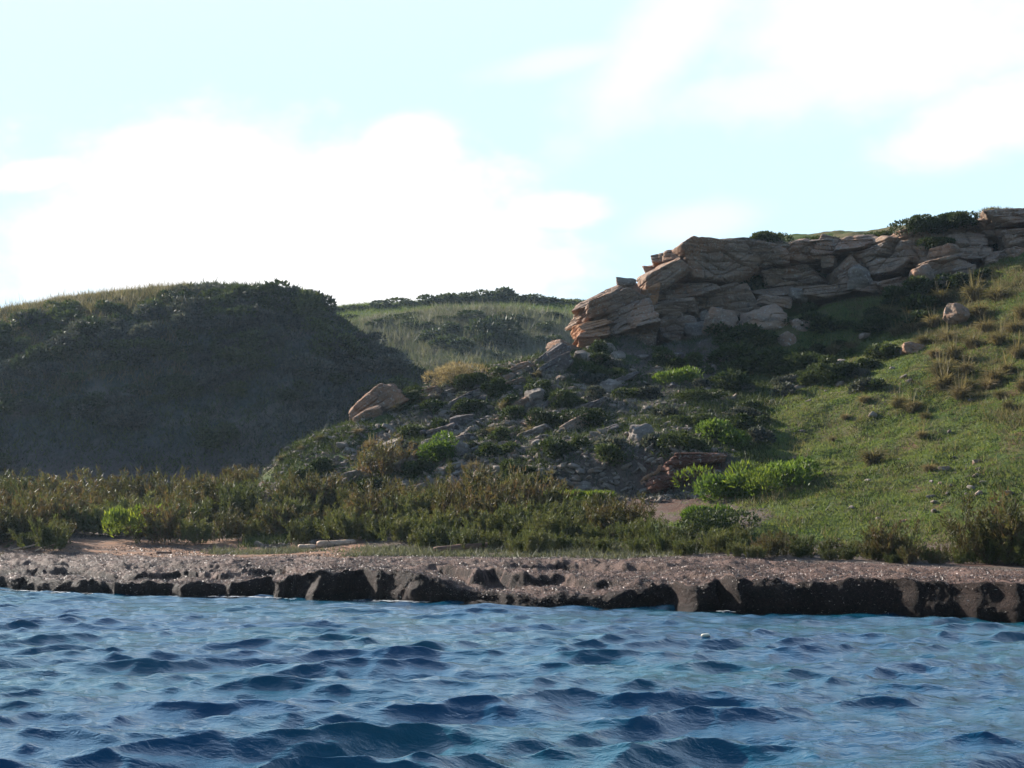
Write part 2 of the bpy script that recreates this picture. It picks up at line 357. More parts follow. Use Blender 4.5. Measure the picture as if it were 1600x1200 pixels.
# ------------------------------------------------------------------ left hill and far hill
def sheet(pts, xs, ys, lam, nz):
    f = RBF(pts, lam); X, Y = np.meshgrid(xs, ys); Z = f(X, Y); return X, Y, Z + nz(X, Y, Z)
A = []
def ca(px, *pts):
    for py, Y in pts: A.append(P(px, py, Y))
def caz(px, Y, z): A.append(((px - 800) / F * Y, Y, z))
for px in (-700, -350, -150): ca(px, (515, 152)); ca(px, (560, 136), (640, 129), (705, 124), (768, 121))
ca(0, (491, 152), (540, 136), (600, 130), (700, 124), (768, 121))
ca(130, (468, 152), (525, 135), (600, 129), (700, 124), (768, 121))
ca(290, (461, 150), (500, 136), (600, 129), (700, 124), (768, 121))
ca(400, (460, 145), (475, 137), (600, 128), (700, 123), (765, 120))
ca(470, (460, 141), (482, 136), (600, 127.5), (700, 122), (765, 119))
ca(500, (488, 139), (600, 128), (700, 122), (765, 119))
ca(560, (524, 139), (620, 128), (720, 119))
ca(620, (562, 137), (650, 127), (740, 119))
ca(680, (600, 133), (680, 126)); ca(760, (650, 130), (720, 124)); ca(900, (720, 130), (760, 122))
for px in (-700, -150, 130, 290, 400): caz(px, 170, 27.5); caz(px, 112, 4.5); caz(px, 200, 22)
for px in (470, 560): caz(px, 165, 20 if px == 470 else 12); caz(px, 112, 3.5); caz(px, 200, 14)
for px in (680, 900, 1100): caz(px, 150, 8); caz(px, 105, 2); caz(px, 190, 8)
def nzA(x, y, z):
    u = sst(z, 5, 9) * (1 - .72 * sst(y, 137, 147))
    return u * (1.6 * fbm(x * .12, y * .12, 0, 71, 4) + .9 * fbm(x * .35, y * .35, 0, 75, 4)
                + .35 * np.abs(vn(x * .5 + y * .2, y * .12, 0, 77)))
AXs = np.arange(-100, 30, .45); AYs = np.arange(106, 195, .45)
AX, AY, AZ = sheet(A, AXs, AYs, .003, nzA)
m, t, out = newmat('brushy hill ground'); ps = pos(t)
f1 = noise(t, .22, 6, .6, ps); f2 = noise(t, 1.6, 7, .68, ps); f3 = noise(t, .08, 3, .5, ps)
c = mixc(t, smooth(t, f2, .40, .60), (.060, .068, .064), (.026, .040, .030))
c = mixc(t, smooth(t, f1, .48, .64), c, (.12, .105, .085))
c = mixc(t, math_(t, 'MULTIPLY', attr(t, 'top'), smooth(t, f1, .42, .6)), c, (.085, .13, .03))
c = mixc(t, attr(t, 'low'), c, mixc(t, f2, (.075, .045, .040), (.11, .095, .09)))
princ(t, out, c, .97, bumpn(t, f2, .9, .5), .05); M['hill'] = m
pa, pb = proj(AX, AY, AZ)
hillL = mesh_np('hill', np.stack([AX, AY, AZ], -1).reshape(-1, 3), grid_faces(*AX.shape), M['hill'], True,
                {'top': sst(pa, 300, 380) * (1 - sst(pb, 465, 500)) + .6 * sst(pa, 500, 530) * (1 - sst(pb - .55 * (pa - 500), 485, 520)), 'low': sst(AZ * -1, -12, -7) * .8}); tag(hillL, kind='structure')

A = []
for px in (380, 450): ca(px, (505, 235), (520, 212), (540, 195)); caz(px, 175, 17)
ca(520, (482, 230), (500, 212), (515, 200), (560, 182)); ca(600, (477, 232), (488, 215), (500, 200), (560, 182), (620, 168))
ca(700, (470, 234), (482, 216), (494, 198), (560, 178), (610, 165)); ca(800, (468, 236), (480, 216), (493, 198), (560, 178), (610, 165))
ca(900, (474, 236), (482, 216), (505, 200), (560, 180), (610, 165)); ca(1000, (478, 236), (510, 200), (580, 175)); ca(1300, (485, 236), (520, 195), (590, 170))
for px in (380, 600, 800, 1000, 1300): caz(px, 150, 9); caz(px, 300, 40); caz(px, 270, 40.5)
def nzB(x, y, z):
    return sst(z, 10, 18) * (.8 * fbm(x * .1, y * .1, 0, 81, 4) + .5 * fbm(x * .35, y * .35, 0, 85, 3)) * (1 - .7 * sst(y, 200, 212))
BXs = np.arange(-75, 75, .7); BYs = np.arange(150, 300, .7)
BX, BY, BZ = sheet(A, BXs, BYs, .003, nzB)
pa, pb = proj(BX, BY, BZ)
hillF = mesh_np('far_hill', np.stack([BX, BY, BZ], -1).reshape(-1, 3), grid_faces(*BX.shape), M['hill'], True,
                {'top': sst(BY, 193, 203) * 1.0, 'low': BZ * 0}); tag(hillF, kind='structure')
# plateau behind the cliff and low ground to the horizon, so nothing ends in mid air
big = mesh_np('plain', np.array([(-3000, 300, -1.5), (3000, 300, -1.5), (3000, 6000, -1.5), (-3000, 6000, -1.5)], float), np.array([[0, 1, 2, 3]]), M['hill'], False); tag(big, kind='structure')

def march(px, py, sheet='L'):
    """where the line of sight through a photo pixel first meets that ground"""
    x = (px - 800) / F; y = (600 - py) / F; d = np.array((x, cp_ - y * sp_, sp_ + y * cp_)); d = d / d[1]
    if sheet == 'L': Y = np.arange(34, 127, .1); Z = bil(d[0] * Y, Y)
    elif sheet == 'A': Y = np.arange(108, 190, .2); Z = bil(d[0] * Y, Y, AZ, AXs, AYs)
    else: Y = np.arange(155, 295, .3); Z = bil(d[0] * Y, Y, BZ, BXs, BYs)
    h = CH + d[2] * Y - Z; k = np.where(h < 0)[0]
    if len(k) == 0: k = [int(np.argmin(h))]
    Yk = Y[k[0]]; return Vector((d[0] * Yk, Yk, Z[k[0]]))

# ------------------------------------------------------------------ water
def waves():
    r = np.random.default_rng(5); out = []
    for i in range(150):
        lam = 0.2 * (11.0 ** (r.random() ** 0.75)); 
        th = r.normal(0, .42 + .25 * (lam < .6)) + math.pi * .52 + .25       # travel roughly along Y, a little to the left
        k = 2 * math.pi / lam; a = .0048 * lam ** 1.0 * math.exp(-(max(lam - 2.3, 0) / .7) ** 2)
        out.append((k * math.cos(th), k * math.sin(th), a * (1 + .6 * r.random()), r.random() * 6.283, lam))
    return out
tt = np.concatenate([-np.geomspace(.46, 60, 46)[::-1], np.linspace(-.45, .45, 820), np.geomspace(.46, 60, 46)])
yy = [-40, -20, -5, 0, 3]; Y0 = 5.0
while Y0 < 64: yy.append(Y0); Y0 += max(.032, .0034 * Y0)
yy = np.array(yy + [70, 90, 150, 300, 296.0 + 200]); yy = np.sort(yy)
WX = tt[None] * (np.abs(yy[:, None]) + 3); WY = np.repeat(yy[:, None], len(tt), 1)
dxs = np.gradient(tt)[None] * (np.abs(yy[:, None]) + 3) + 0 * WX; dys = np.repeat(np.gradient(yy)[:, None], len(tt), 1)
DX = np.zeros_like(WX); DY = np.zeros_like(WX); DZ = np.zeros_like(WX)
sp = np.maximum(dxs, dys)
gust = .92 + .3 * fbm(WX * .12, WY * .1, 0, 91, 3)
for kx, ky, a, ph, lam in waves():
    at_ = a * np.clip((lam / sp - 2) / 2, 0, 1); ph_ = kx * WX + ky * WY + ph
    s = np.sin(ph_) * at_ * 1.05; kk = math.hypot(kx, ky)
    DZ += np.cos(ph_) * at_; DX -= kx / kk * s * 1.0; DY -= ky / kk * s * 1.0
calm = .78 + .22 * (1 - sst(WY - shore(WX) * 0, 22, 40)); gust = gust * calm * 1.0
V = np.stack([WX + DX * gust * 1.1, WY + DY * gust * 1.1, DZ * gust + .02], -1)
m, t, out = newmat('sea water'); ps = pos(t)
mp = t.nodes.new('ShaderNodeVectorMath'); mp.operation = 'MULTIPLY'; t.links.new(ps, mp.inputs[0]); mp.inputs[1].default_value = (1.0, 1.7, 1.0)
b1 = noise(t, 5.5, 4, .6, mp.outputs[0], .6); b2 = noise(t, 17, 3, .6, mp.outputs[0], .3)
bn = bumpn(t, math_(t, 'ADD', b1, math_(t, 'MULTIPLY', b2, .30)), .6, .035)
wc = mixc(t, smooth(t, noise(t, .16, 3, .5, ps), .35, .65), (.003, .044, .094), (.0035, .064, .088))
p = princ(t, out, wc, .04, bn, .5); p.inputs['IOR'].default_value = 1.40
M['water'] = m
water = mesh_np('water', V.reshape(-1, 3), grid_faces(*WX.shape), M['water'], True); tag(water, kind='structure')

# ------------------------------------------------------------------ banked seaweed along the shore
E1 = np.array([(-700, .4), (-400, 1.0), (-380, .2), (-150, .8), (-130, .1), (0, .5), (14, .1), (30, .5), (60, .25), (160, .5), (175, .1), (255, 1.3), (268, .9), (282, .15), (345, .8), (352, .5), (414, 1.5), (424, .2), (475, .9), (492, .15),
      (560, 1.4), (585, .5), (620, .3), (655, .05), (760, .7), (800, .35), (880, .5), (980, .6), (1060, 1.6), (1078, .1), (1118, .25), (1128, .9), (1150, .05), (1250, .15), (1408, .5), (1428, .12), (1512, .45), (1532, .1), (1576, .38), (1590, .08), (1720, .7), (1750, .1), (2300, .8)])
E2 = np.array([(-700, 2.5), (0, 1.2), (90, 2.6), (180, 1.4), (250, 3.2), (330, 1.8), (420, 3.2), (470, 2.0), (540, 1.6), (640, 2.6), (690, 3.2), (745, 1.6), (760, 3.1), (800, 2.0), (915, 2.9), (925, 1.0), (965, 2.6), (978, .9), (1110, 3.1), (1140, 1.2), (1300, 2.2), (2300, 2)])
H2 = np.array([(-700, .2), (0, .18), (200, .22), (500, .2), (600, .3), (760, .38), (900, .42), (1100, .40), (1130, .12), (1200, 0), (2300, 0)])
E3 = np.array([(-700, 4.0), (0, 3.4), (60, 4.4), (130, 3.2), (220, 4.8), (300, 3.6), (420, 4.6), (520, 3.6), (680, 5.0), (840, 5.2), (900, 6.8), (1000, 5.6), (1110, 4.6), (1160, 4.0), (2300, 4)])
H3 = np.array([(-700, .12), (0, .16), (400, .14), (560, .10), (700, .18), (860, .30), (1050, .28), (1130, .08), (1200, .0), (2300, 0)])
bx = np.concatenate([np.arange(-40, -14, .085), np.arange(-14, 16, .045), np.arange(16, 30, .12)])
def gsm(a, w):
    k = np.arange(-20, 21); g = np.exp(-(k / w) ** 2 * .5); g /= g.sum(); return np.convolve(np.pad(a, 20, 'edge'), g, 'valid')
_spx = px_of(bx); _e = gsm(np.interp(_spx, E1[:, 0], E1[:, 1]), 1.3)
_e2 = gsm(np.interp(_spx, E2[:, 0], E2[:, 1]), 5.0)[None]; _e3 = gsm(np.interp(_spx, E3[:, 0], E3[:, 1]), 6.0)[None]
_h2 = np.interp(_spx, H2[:, 0], H2[:, 1]) * (.85 + .9 * vn(bx * .45, 0 * bx, 0, 201)).clip(.1, 1.35); _h3 = np.interp(_spx, H3[:, 0], H3[:, 1]) * (.8 + .9 * vn(bx * .4, 0 * bx, 0, 203)).clip(.05, 1.3)
_e = _e + .22 * fbm(bx * 1.6, 0 * bx, 0, 101, 5) + .10 * fbm(bx * 5, 0 * bx, 0, 103, 3)
_e = np.maximum(_e, -.3)
_t = np.linspace(0, 1, 170)[1:]; _g = (.62 * _t + .38 * _t ** 2)[:, None]
SD = np.concatenate([-.6 + (_e - .13 + .6)[None] * np.linspace(0, 1, 18)[:-1, None], _e[None] + np.linspace(-.13, .13, 38)[:, None], (_e + .13)[None] + (10.4 - _e - .13)[None] * _g])
SX_ = np.repeat(bx[None], len(SD), 0); SY = shore(SX_) + SD; SPX = px_of(SX_); NF = 18 + 38
def step(d, e, w): return sst(d, e - w * .5, e + w * .5)
wob2 = .8 * fbm(SX_ * .7, SD * .5, 0, 105, 5, .6)
B0 = land_rbf(SX_, SY)
top = B0 + .12 * fbm(SX_ * .9, SD * .9, 0, 111, 4) - .10 * np.abs(vn(SX_ * 1.3, SD * .4, 0, 113)) * (1 - sst(SD, 1, 3)) + .035 * fbm(SX_ * 4, SD * 4, 0, 115, 3)
z = top - _h3[None] * (1 - step(SD, _e3 + wob2 * 1.3, .55))
z = z - _h2[None] * (1 - step(SD, _e2 + wob2, .32 + .2 * vn(SX_ * .9, 0 * SD, 0, 205)))
foot = -.35 + 0 * z
ledge = .10 + .10 * vn(SX_ * .7, SD * 0, 0, 121)
lowt = np.where(SD > .1 + .25 * vn(SX_ * 1.1, 0 * SD, 0, 123), np.minimum(ledge, z - .05), -.35)
lowm = np.interp(SPX, [560, 640, 1050, 1120], [.0, 1, 1, 0])
foot = foot * (1 - lowm) + np.minimum(lowt, ledge) * lowm
s1 = step(SD, np.repeat(_e[None], len(SD), 0), .24 + .16 * vn(SX_ * 1.1, 0 * SD, 0, 157))
z = foot + (z - foot) * s1
z = z - .5 * sst(SD, 8.8, 10.2)
# undercut: push the lower part of the face back, rough it with lumps
face = np.clip(s1 * (1 - s1) * 4, 0, 1)
yoff = -.12 * face * sst(z, .0, .6) + np.interp(SPX, [1050, 1200], [.20, .11]) * np.sqrt(face) * fbm(SX_ * 2.6, z * 3.2, SD * 2, 131, 5, .6)
lump = (.05 * fbm(SX_ * 7, SD * 7, z * 5, 141, 3) + .13 * fbm(SX_ * 2.2, SD * 2.2, z * 3, 145, 3) + .07 * np.abs(vn(SX_ * 3.1, SD * 3.1, z * 3, 147)) - .05) * (SD < 7.6)
BV = np.stack([SX_ + .10 * np.sqrt(face) * fbm(SX_ * 3, z * 4, SD * 2, 151, 4) + .55 * np.sqrt(face) * (z - .3) * vn(SX_ * .8, SD * 0, 0, 153) + .12 * np.sqrt(face) * vn(SX_ * .7, z * 2.5, 0, 155), SY + yoff, z + lump], -1)
m, t, out = newmat('banked seaweed'); ps = pos(t)
f2 = noise(t, 14, 5, .7, ps); f3 = noise(t, 48, 3, .7, ps); f1 = noise(t, .8, 4, .6, ps)
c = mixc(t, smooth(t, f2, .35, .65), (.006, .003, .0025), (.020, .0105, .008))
c = mixc(t, math_(t, 'MULTIPLY', smooth(t, f3, .48, .66), attr(t, 'dry')), c, (.30, .18, .135))  # pale leaf specks, doubling as glints put into the colour
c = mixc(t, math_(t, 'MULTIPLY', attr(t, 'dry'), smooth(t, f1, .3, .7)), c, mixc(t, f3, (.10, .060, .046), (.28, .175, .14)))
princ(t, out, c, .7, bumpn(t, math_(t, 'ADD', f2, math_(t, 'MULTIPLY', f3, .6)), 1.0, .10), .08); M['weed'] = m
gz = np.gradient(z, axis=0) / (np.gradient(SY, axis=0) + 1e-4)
dry = np.maximum((1 - sst(np.abs(gz), .5, 1.6)) * sst(z, .15, .4), .10 * sst(z, .1, .3))  # dry leaves on the flats; steep faces also darkened to stand for their shade
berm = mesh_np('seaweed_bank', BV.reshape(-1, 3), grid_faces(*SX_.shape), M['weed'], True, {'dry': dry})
tag(berm, 'dark brown bank of dead seagrass heaped along the waterline', 'seaweed bank', kind='stuff')
BZf = BV[:, :, 2]
# ------------------------------------------------------------------ rock meshes
def cube_grid(n):
    u = np.linspace(-1, 1, n + 1); u = np.sign(u) * np.abs(u) ** .9; a, b = np.meshgrid(u, u); one = np.ones_like(a); V = []; Fc = []; off = 0
    for ax in range(3):
        for sg in (-1, 1):
            q = [None] * 3; q[ax] = one * sg; q[(ax + 1) % 3] = a; q[(ax + 2) % 3] = b
            V.append(np.stack(q, -1).reshape(-1, 3)); f = grid_faces(n + 1, n + 1) + off
            Fc.append(f if sg > 0 else f[:, ::-1]); off += (n + 1) ** 2
    V = np.concatenate(V); Fc = np.concatenate(Fc)
    key = np.round(V * 1e5).astype(np.int64); _, idx, inv = np.unique(key, axis=0, return_index=True, return_inverse=True)
    return V[idx], inv.ravel()[Fc]
_CG = {}
def rock_verts(w, h, d, seed, n=18, strata=.5, rough=1.0, sharp=14, boxy=True, frac=0):
    if n not in _CG: _CG[n] = cube_grid(n)
    V, Fc = _CG[n]; r = np.random.default_rng(seed)
    N = []; D = []
    for ax in range(3):
        for sg in (-1, 1):
            v = np.zeros(3); v[ax] = sg; v += r.normal(0, .16 if boxy else .3, 3); v /= np.linalg.norm(v); N.append(v); D.append(1.0 * r.uniform(.86, 1.05))
    for k in range(9 if boxy else 14):
        v = r.normal(0, 1, 3); v /= np.linalg.norm(v); N.append(v); D.append(r.uniform(1.08, 1.38) if boxy else r.uniform(.8, 1.1))
    N = np.array(N); D = np.array(D)
    dirs = V / np.linalg.norm(V, axis=1, keepdims=True)
    q = np.maximum(dirs @ N.T / D, 1e-3); rr = (q ** sharp).sum(1) ** (-1 / sharp)
    X = dirs * rr[:, None]; X = X * np.array([w, d, h]) / 2
    s = min(w, h, d); X0 = X.copy(); o = r.uniform(0, 40, 3)
    nrm = X0 / (np.linalg.norm(X0, axis=1, keepdims=True) + 1e-6)
    f1 = fbm(X0[:, 0] * 1.3 / s + o[0], X0[:, 1] * 1.3 / s + o[1], X0[:, 2] * 1.3 / s + o[2], seed % 50, 3)
    f2 = fbm(X0[:, 0] * 2.2 + o[0], X0[:, 1] * 2.2 + o[1], X0[:, 2] * 4.5 + o[2], seed % 41, 4)
    X = X + nrm * (s * .10 * f1 + .10 * min(1, s) * f2)[:, None] * rough
    if strata > 0:    # beds: each layer juts out or sits back a little, with a groove between
        zz = X0[:, 2] * 3.2 / max(.5, min(1.5, h)) + .35 * f1 + o[2]; k = np.floor(zz); fr = zz - k
        jut = _T[k.astype(int) & 63, (seed * 7) & 63, 5] - .5
        gro = -np.exp(-((fr - .5) / .5) ** 8 * 0 - (np.minimum(fr, 1 - fr) / .09) ** 2)
        A = strata * min(.22, .16 * min(w, d)) * (jut + .75 * gro)
        hn = nrm.copy(); hn[:, 2] = 0; X = X + hn * A[:, None]
    if frac > 0:    # broken into angular lumps along joints
        nc = int(np.clip(w * h * max(1, d) * 1.6, 5, 46)); cpt = r.uniform(-.55, .55, (nc, 3)) * np.array([w, d, h]); mt_ = np.array([1, 1, 2.0])
        dd = np.sqrt((((X0[:, None] - cpt[None]) * mt_) ** 2).sum(-1)); od = np.sort(dd, 1)[:, :2]; ci = dd.argmin(1)
        off = r.normal(0, 1, nc)[ci] * .075 * min(1.3, s) - .11 * min(1.2, s) * np.exp(-((od[:, 1] - od[:, 0]) / .10) ** 2)
        X = X + nrm * (off * frac)[:, None]
    if strata > 0:
        # vertical joints
        jx = X0[:, 0] * 1.1 + .4 * f1 + o[1]; fr = jx - np.floor(jx); X[:, 1] += np.sign(X0[:, 1]) * -strata * .12 * np.exp(-(np.minimum(fr, 1 - fr) / .06) ** 2)
    return X, Fc
def rotY(a): c, s = math.cos(a), math.sin(a); return np.array([[c, 0, s], [0, 1, 0], [-s, 0, c]])
def rotZ(a): c, s = math.cos(a), math.sin(a); return np.array([[c, -s, 0], [s, c, 0], [0, 0, 1]])
def pxm(Y): return Y / F      # metres per photo pixel at that distance
def block(cx, cy, w, h, Y, depth, tilt=0, seed=1, strata=.6, mat='rock', name='rock_slab', yaw=None, parent=None, rough=1.0, sharp=14, boxy=True, frac=0):
    """a bedded block of bedrock whose face is centred where the photo shows it; returns the object"""
    s = pxm(Y); W_, H_ = w * s, h * s
    n = int(np.clip(max(W_, H_) / .08, 14, 60))
    X, Fc = rock_verts(W_, H_, depth, seed, n, strata, rough, sharp, boxy, frac)
    r = random.Random(seed); yw = R(r.uniform(-14, 14)) if yaw is None else R(yaw)
    X = X @ rotZ(yw).T @ rotY(-R(tilt)).T
    c = np.array(P(cx, cy, Y)) + np.array([0, depth * .35, 0])
    o = mesh_np(name, X, Fc, M[mat], True); o.location = c
    try: o.data.set_sharp_from_angle(angle=R(32))
    except Exception: pass
    if parent is not None:
        o.parent = parent; o.location = Vector(c) - parent.location
    return o
def empty(name, loc):
    o = bpy.data.objects.new(name, None); COL.objects.link(o); o.location = loc; o.empty_display_size = .2; return o

# the tilted, layered outcrop at the left end of the cliff
oc = empty('rock_outcrop', P(960, 548, 80)); tag(oc, 'tilted layered sandstone outcrop with glowing orange underside at the left end of the cliff', 'rock outcrop')
for i, (cx, cy, w, h, Y, dp, tl, mt) in enumerate([
    (940, 464, 98, 20, 80.6, 3.0, 25, 'rock'), (948, 478, 106, 26, 80.2, 3.6, 23, 'rock'), (985, 500, 84, 50, 79.8, 3.6, 18, 'rock'), (925, 494, 62, 15, 80.6, 2.6, 14, 'rock'),
    (922, 509, 54, 14, 79.6, 2.6, 16, 'rock_orange'), (926, 523, 56, 17, 79.4, 2.6, 14, 'rock_orange'), (921, 538, 46, 18, 79.2, 2.6, 8, 'rock_orange'),  # sunlit left face given by orange colour
    (972, 530, 70, 38, 79.9, 3.2, 12, 'rock'), (1000, 530, 46, 48, 80.0, 3.0, 4, 'rock'), (996, 492, 40, 50, 80.6, 2.6, 14, 'rock'), (985, 458, 30, 26, 80.9, 2.4, 30, 'rock')]):
    block(cx, cy, w, h, Y, dp, tl, 100 + i, .6, mt, parent=oc, rough=1.0, sharp=34, frac=.9)
caps = block(978, 440, 31, 15, 80.6, 1.0, -6, 140, .2, 'rock_grey', 'boulder'); tag(caps, 'small pale loose boulder capping the tilted orange outcrop', 'boulder')
# the long cliff
cl = empty('cliff', P(1200, 470, 82)); tag(cl, 'long horizontal sandstone cliff with an overhanging caprock above the green slope', 'cliff')
for i, (cx, cy, w, h, Y, dp, tl, mt) in enumerate([
    (1044, 402, 54, 20, 82.0, 3.0, 6, 'rock'), (1026, 425, 28, 28, 83.0, 2.4, 0, 'rock'), (1110, 410, 128, 58, 82.2, 5.0, 3, 'rock'), (1120, 384, 110, 18, 82.3, 4.4, 5, 'rock_grey'),
    (1193, 402, 110, 44, 82.2, 5.0, 2, 'rock'), (1185, 382, 100, 16, 82.4, 4.4, 0, 'rock_grey'), (1258, 396, 86, 42, 82.4, 4.6, -2, 'rock'), (1262, 380, 76, 14, 82.6, 4.2, 3, 'rock_grey'),
    (1066, 460, 130, 32, 82.6, 4.4, 4, 'rock'), (1050, 482, 90, 26, 82.0, 4.0, 3, 'rock'), (1016, 466, 30, 38, 81.4, 3.0, 0, 'rock_orange'), (1064, 512, 66, 38, 81.6, 3.0, 2, 'rock'),
    (1130, 478, 110, 50, 83.4, 4.0, 4, 'rock'), (1240, 430, 110, 30, 83.2, 4.4, 8, 'rock'), (1305, 385, 60, 26, 82.2, 3.6, -4, 'rock'), (1300, 408, 30, 26, 81.8, 2.6, -5, 'rock'),
    (1340, 380, 70, 26, 82.0, 3.6, 8, 'rock'), (1362, 398, 64, 34, 81.4, 3.2, 12, 'rock'), (1330, 425, 50, 40, 81.2, 3.0, 30, 'rock'), (1400, 385, 80, 34, 81.2, 3.6, 4, 'rock'), (1385, 418, 60, 26, 80.4, 3.0, 10, 'rock'),
    (1448, 367, 76, 28, 81.0, 3.6, 4, 'rock'), (1440, 395, 80, 34, 80.0, 3.4, -6, 'rock'), (1500, 355, 66, 22, 80.4, 3.4, 2, 'rock'), (1512, 378, 70, 30, 79.4, 3.4, 2, 'rock'), (1552, 352, 62, 34, 79.6, 3.4, -2, 'rock'),
    (1585, 340, 60, 26, 78.8, 3.4, 6, 'rock'), (1600, 370, 60, 34, 78.0, 3.0, 2, 'rock'), (1470, 420, 70, 30, 78.4, 3.0, 14, 'rock'), (1310, 455, 110, 18, 81.0, 3.0, 8, 'rock'),
    (1230, 456, 110, 24, 83.0, 3.6, 6, 'rock'), (1670, 345, 110, 46, 77.2, 4, 4, 'rock'), (1402, 446, 56, 22, 79.4, 2.6, 6, 'rock'), (1445, 446, 44, 20, 78.6, 2.4, -8, 'rock'), (1485, 402, 62, 26, 79.2, 2.8, 6, 'rock'), (1530, 396, 60, 26, 78.4, 2.6, -4, 'rock'), (1565, 402, 40, 24, 77.4, 2.4, 10, 'rock'), (1598, 398, 50, 28, 76.6, 2.4, 0, 'rock'), (1350, 448, 46, 18, 80.2, 2.4, -6, 'rock'), (1510, 425, 44, 20, 77.6, 2.2, 14, 'rock')]):
    block(cx, cy, w, h, Y, dp, tl, 200 + i, .45, mt, parent=cl, rough=1.0, sharp=34, frac=1)
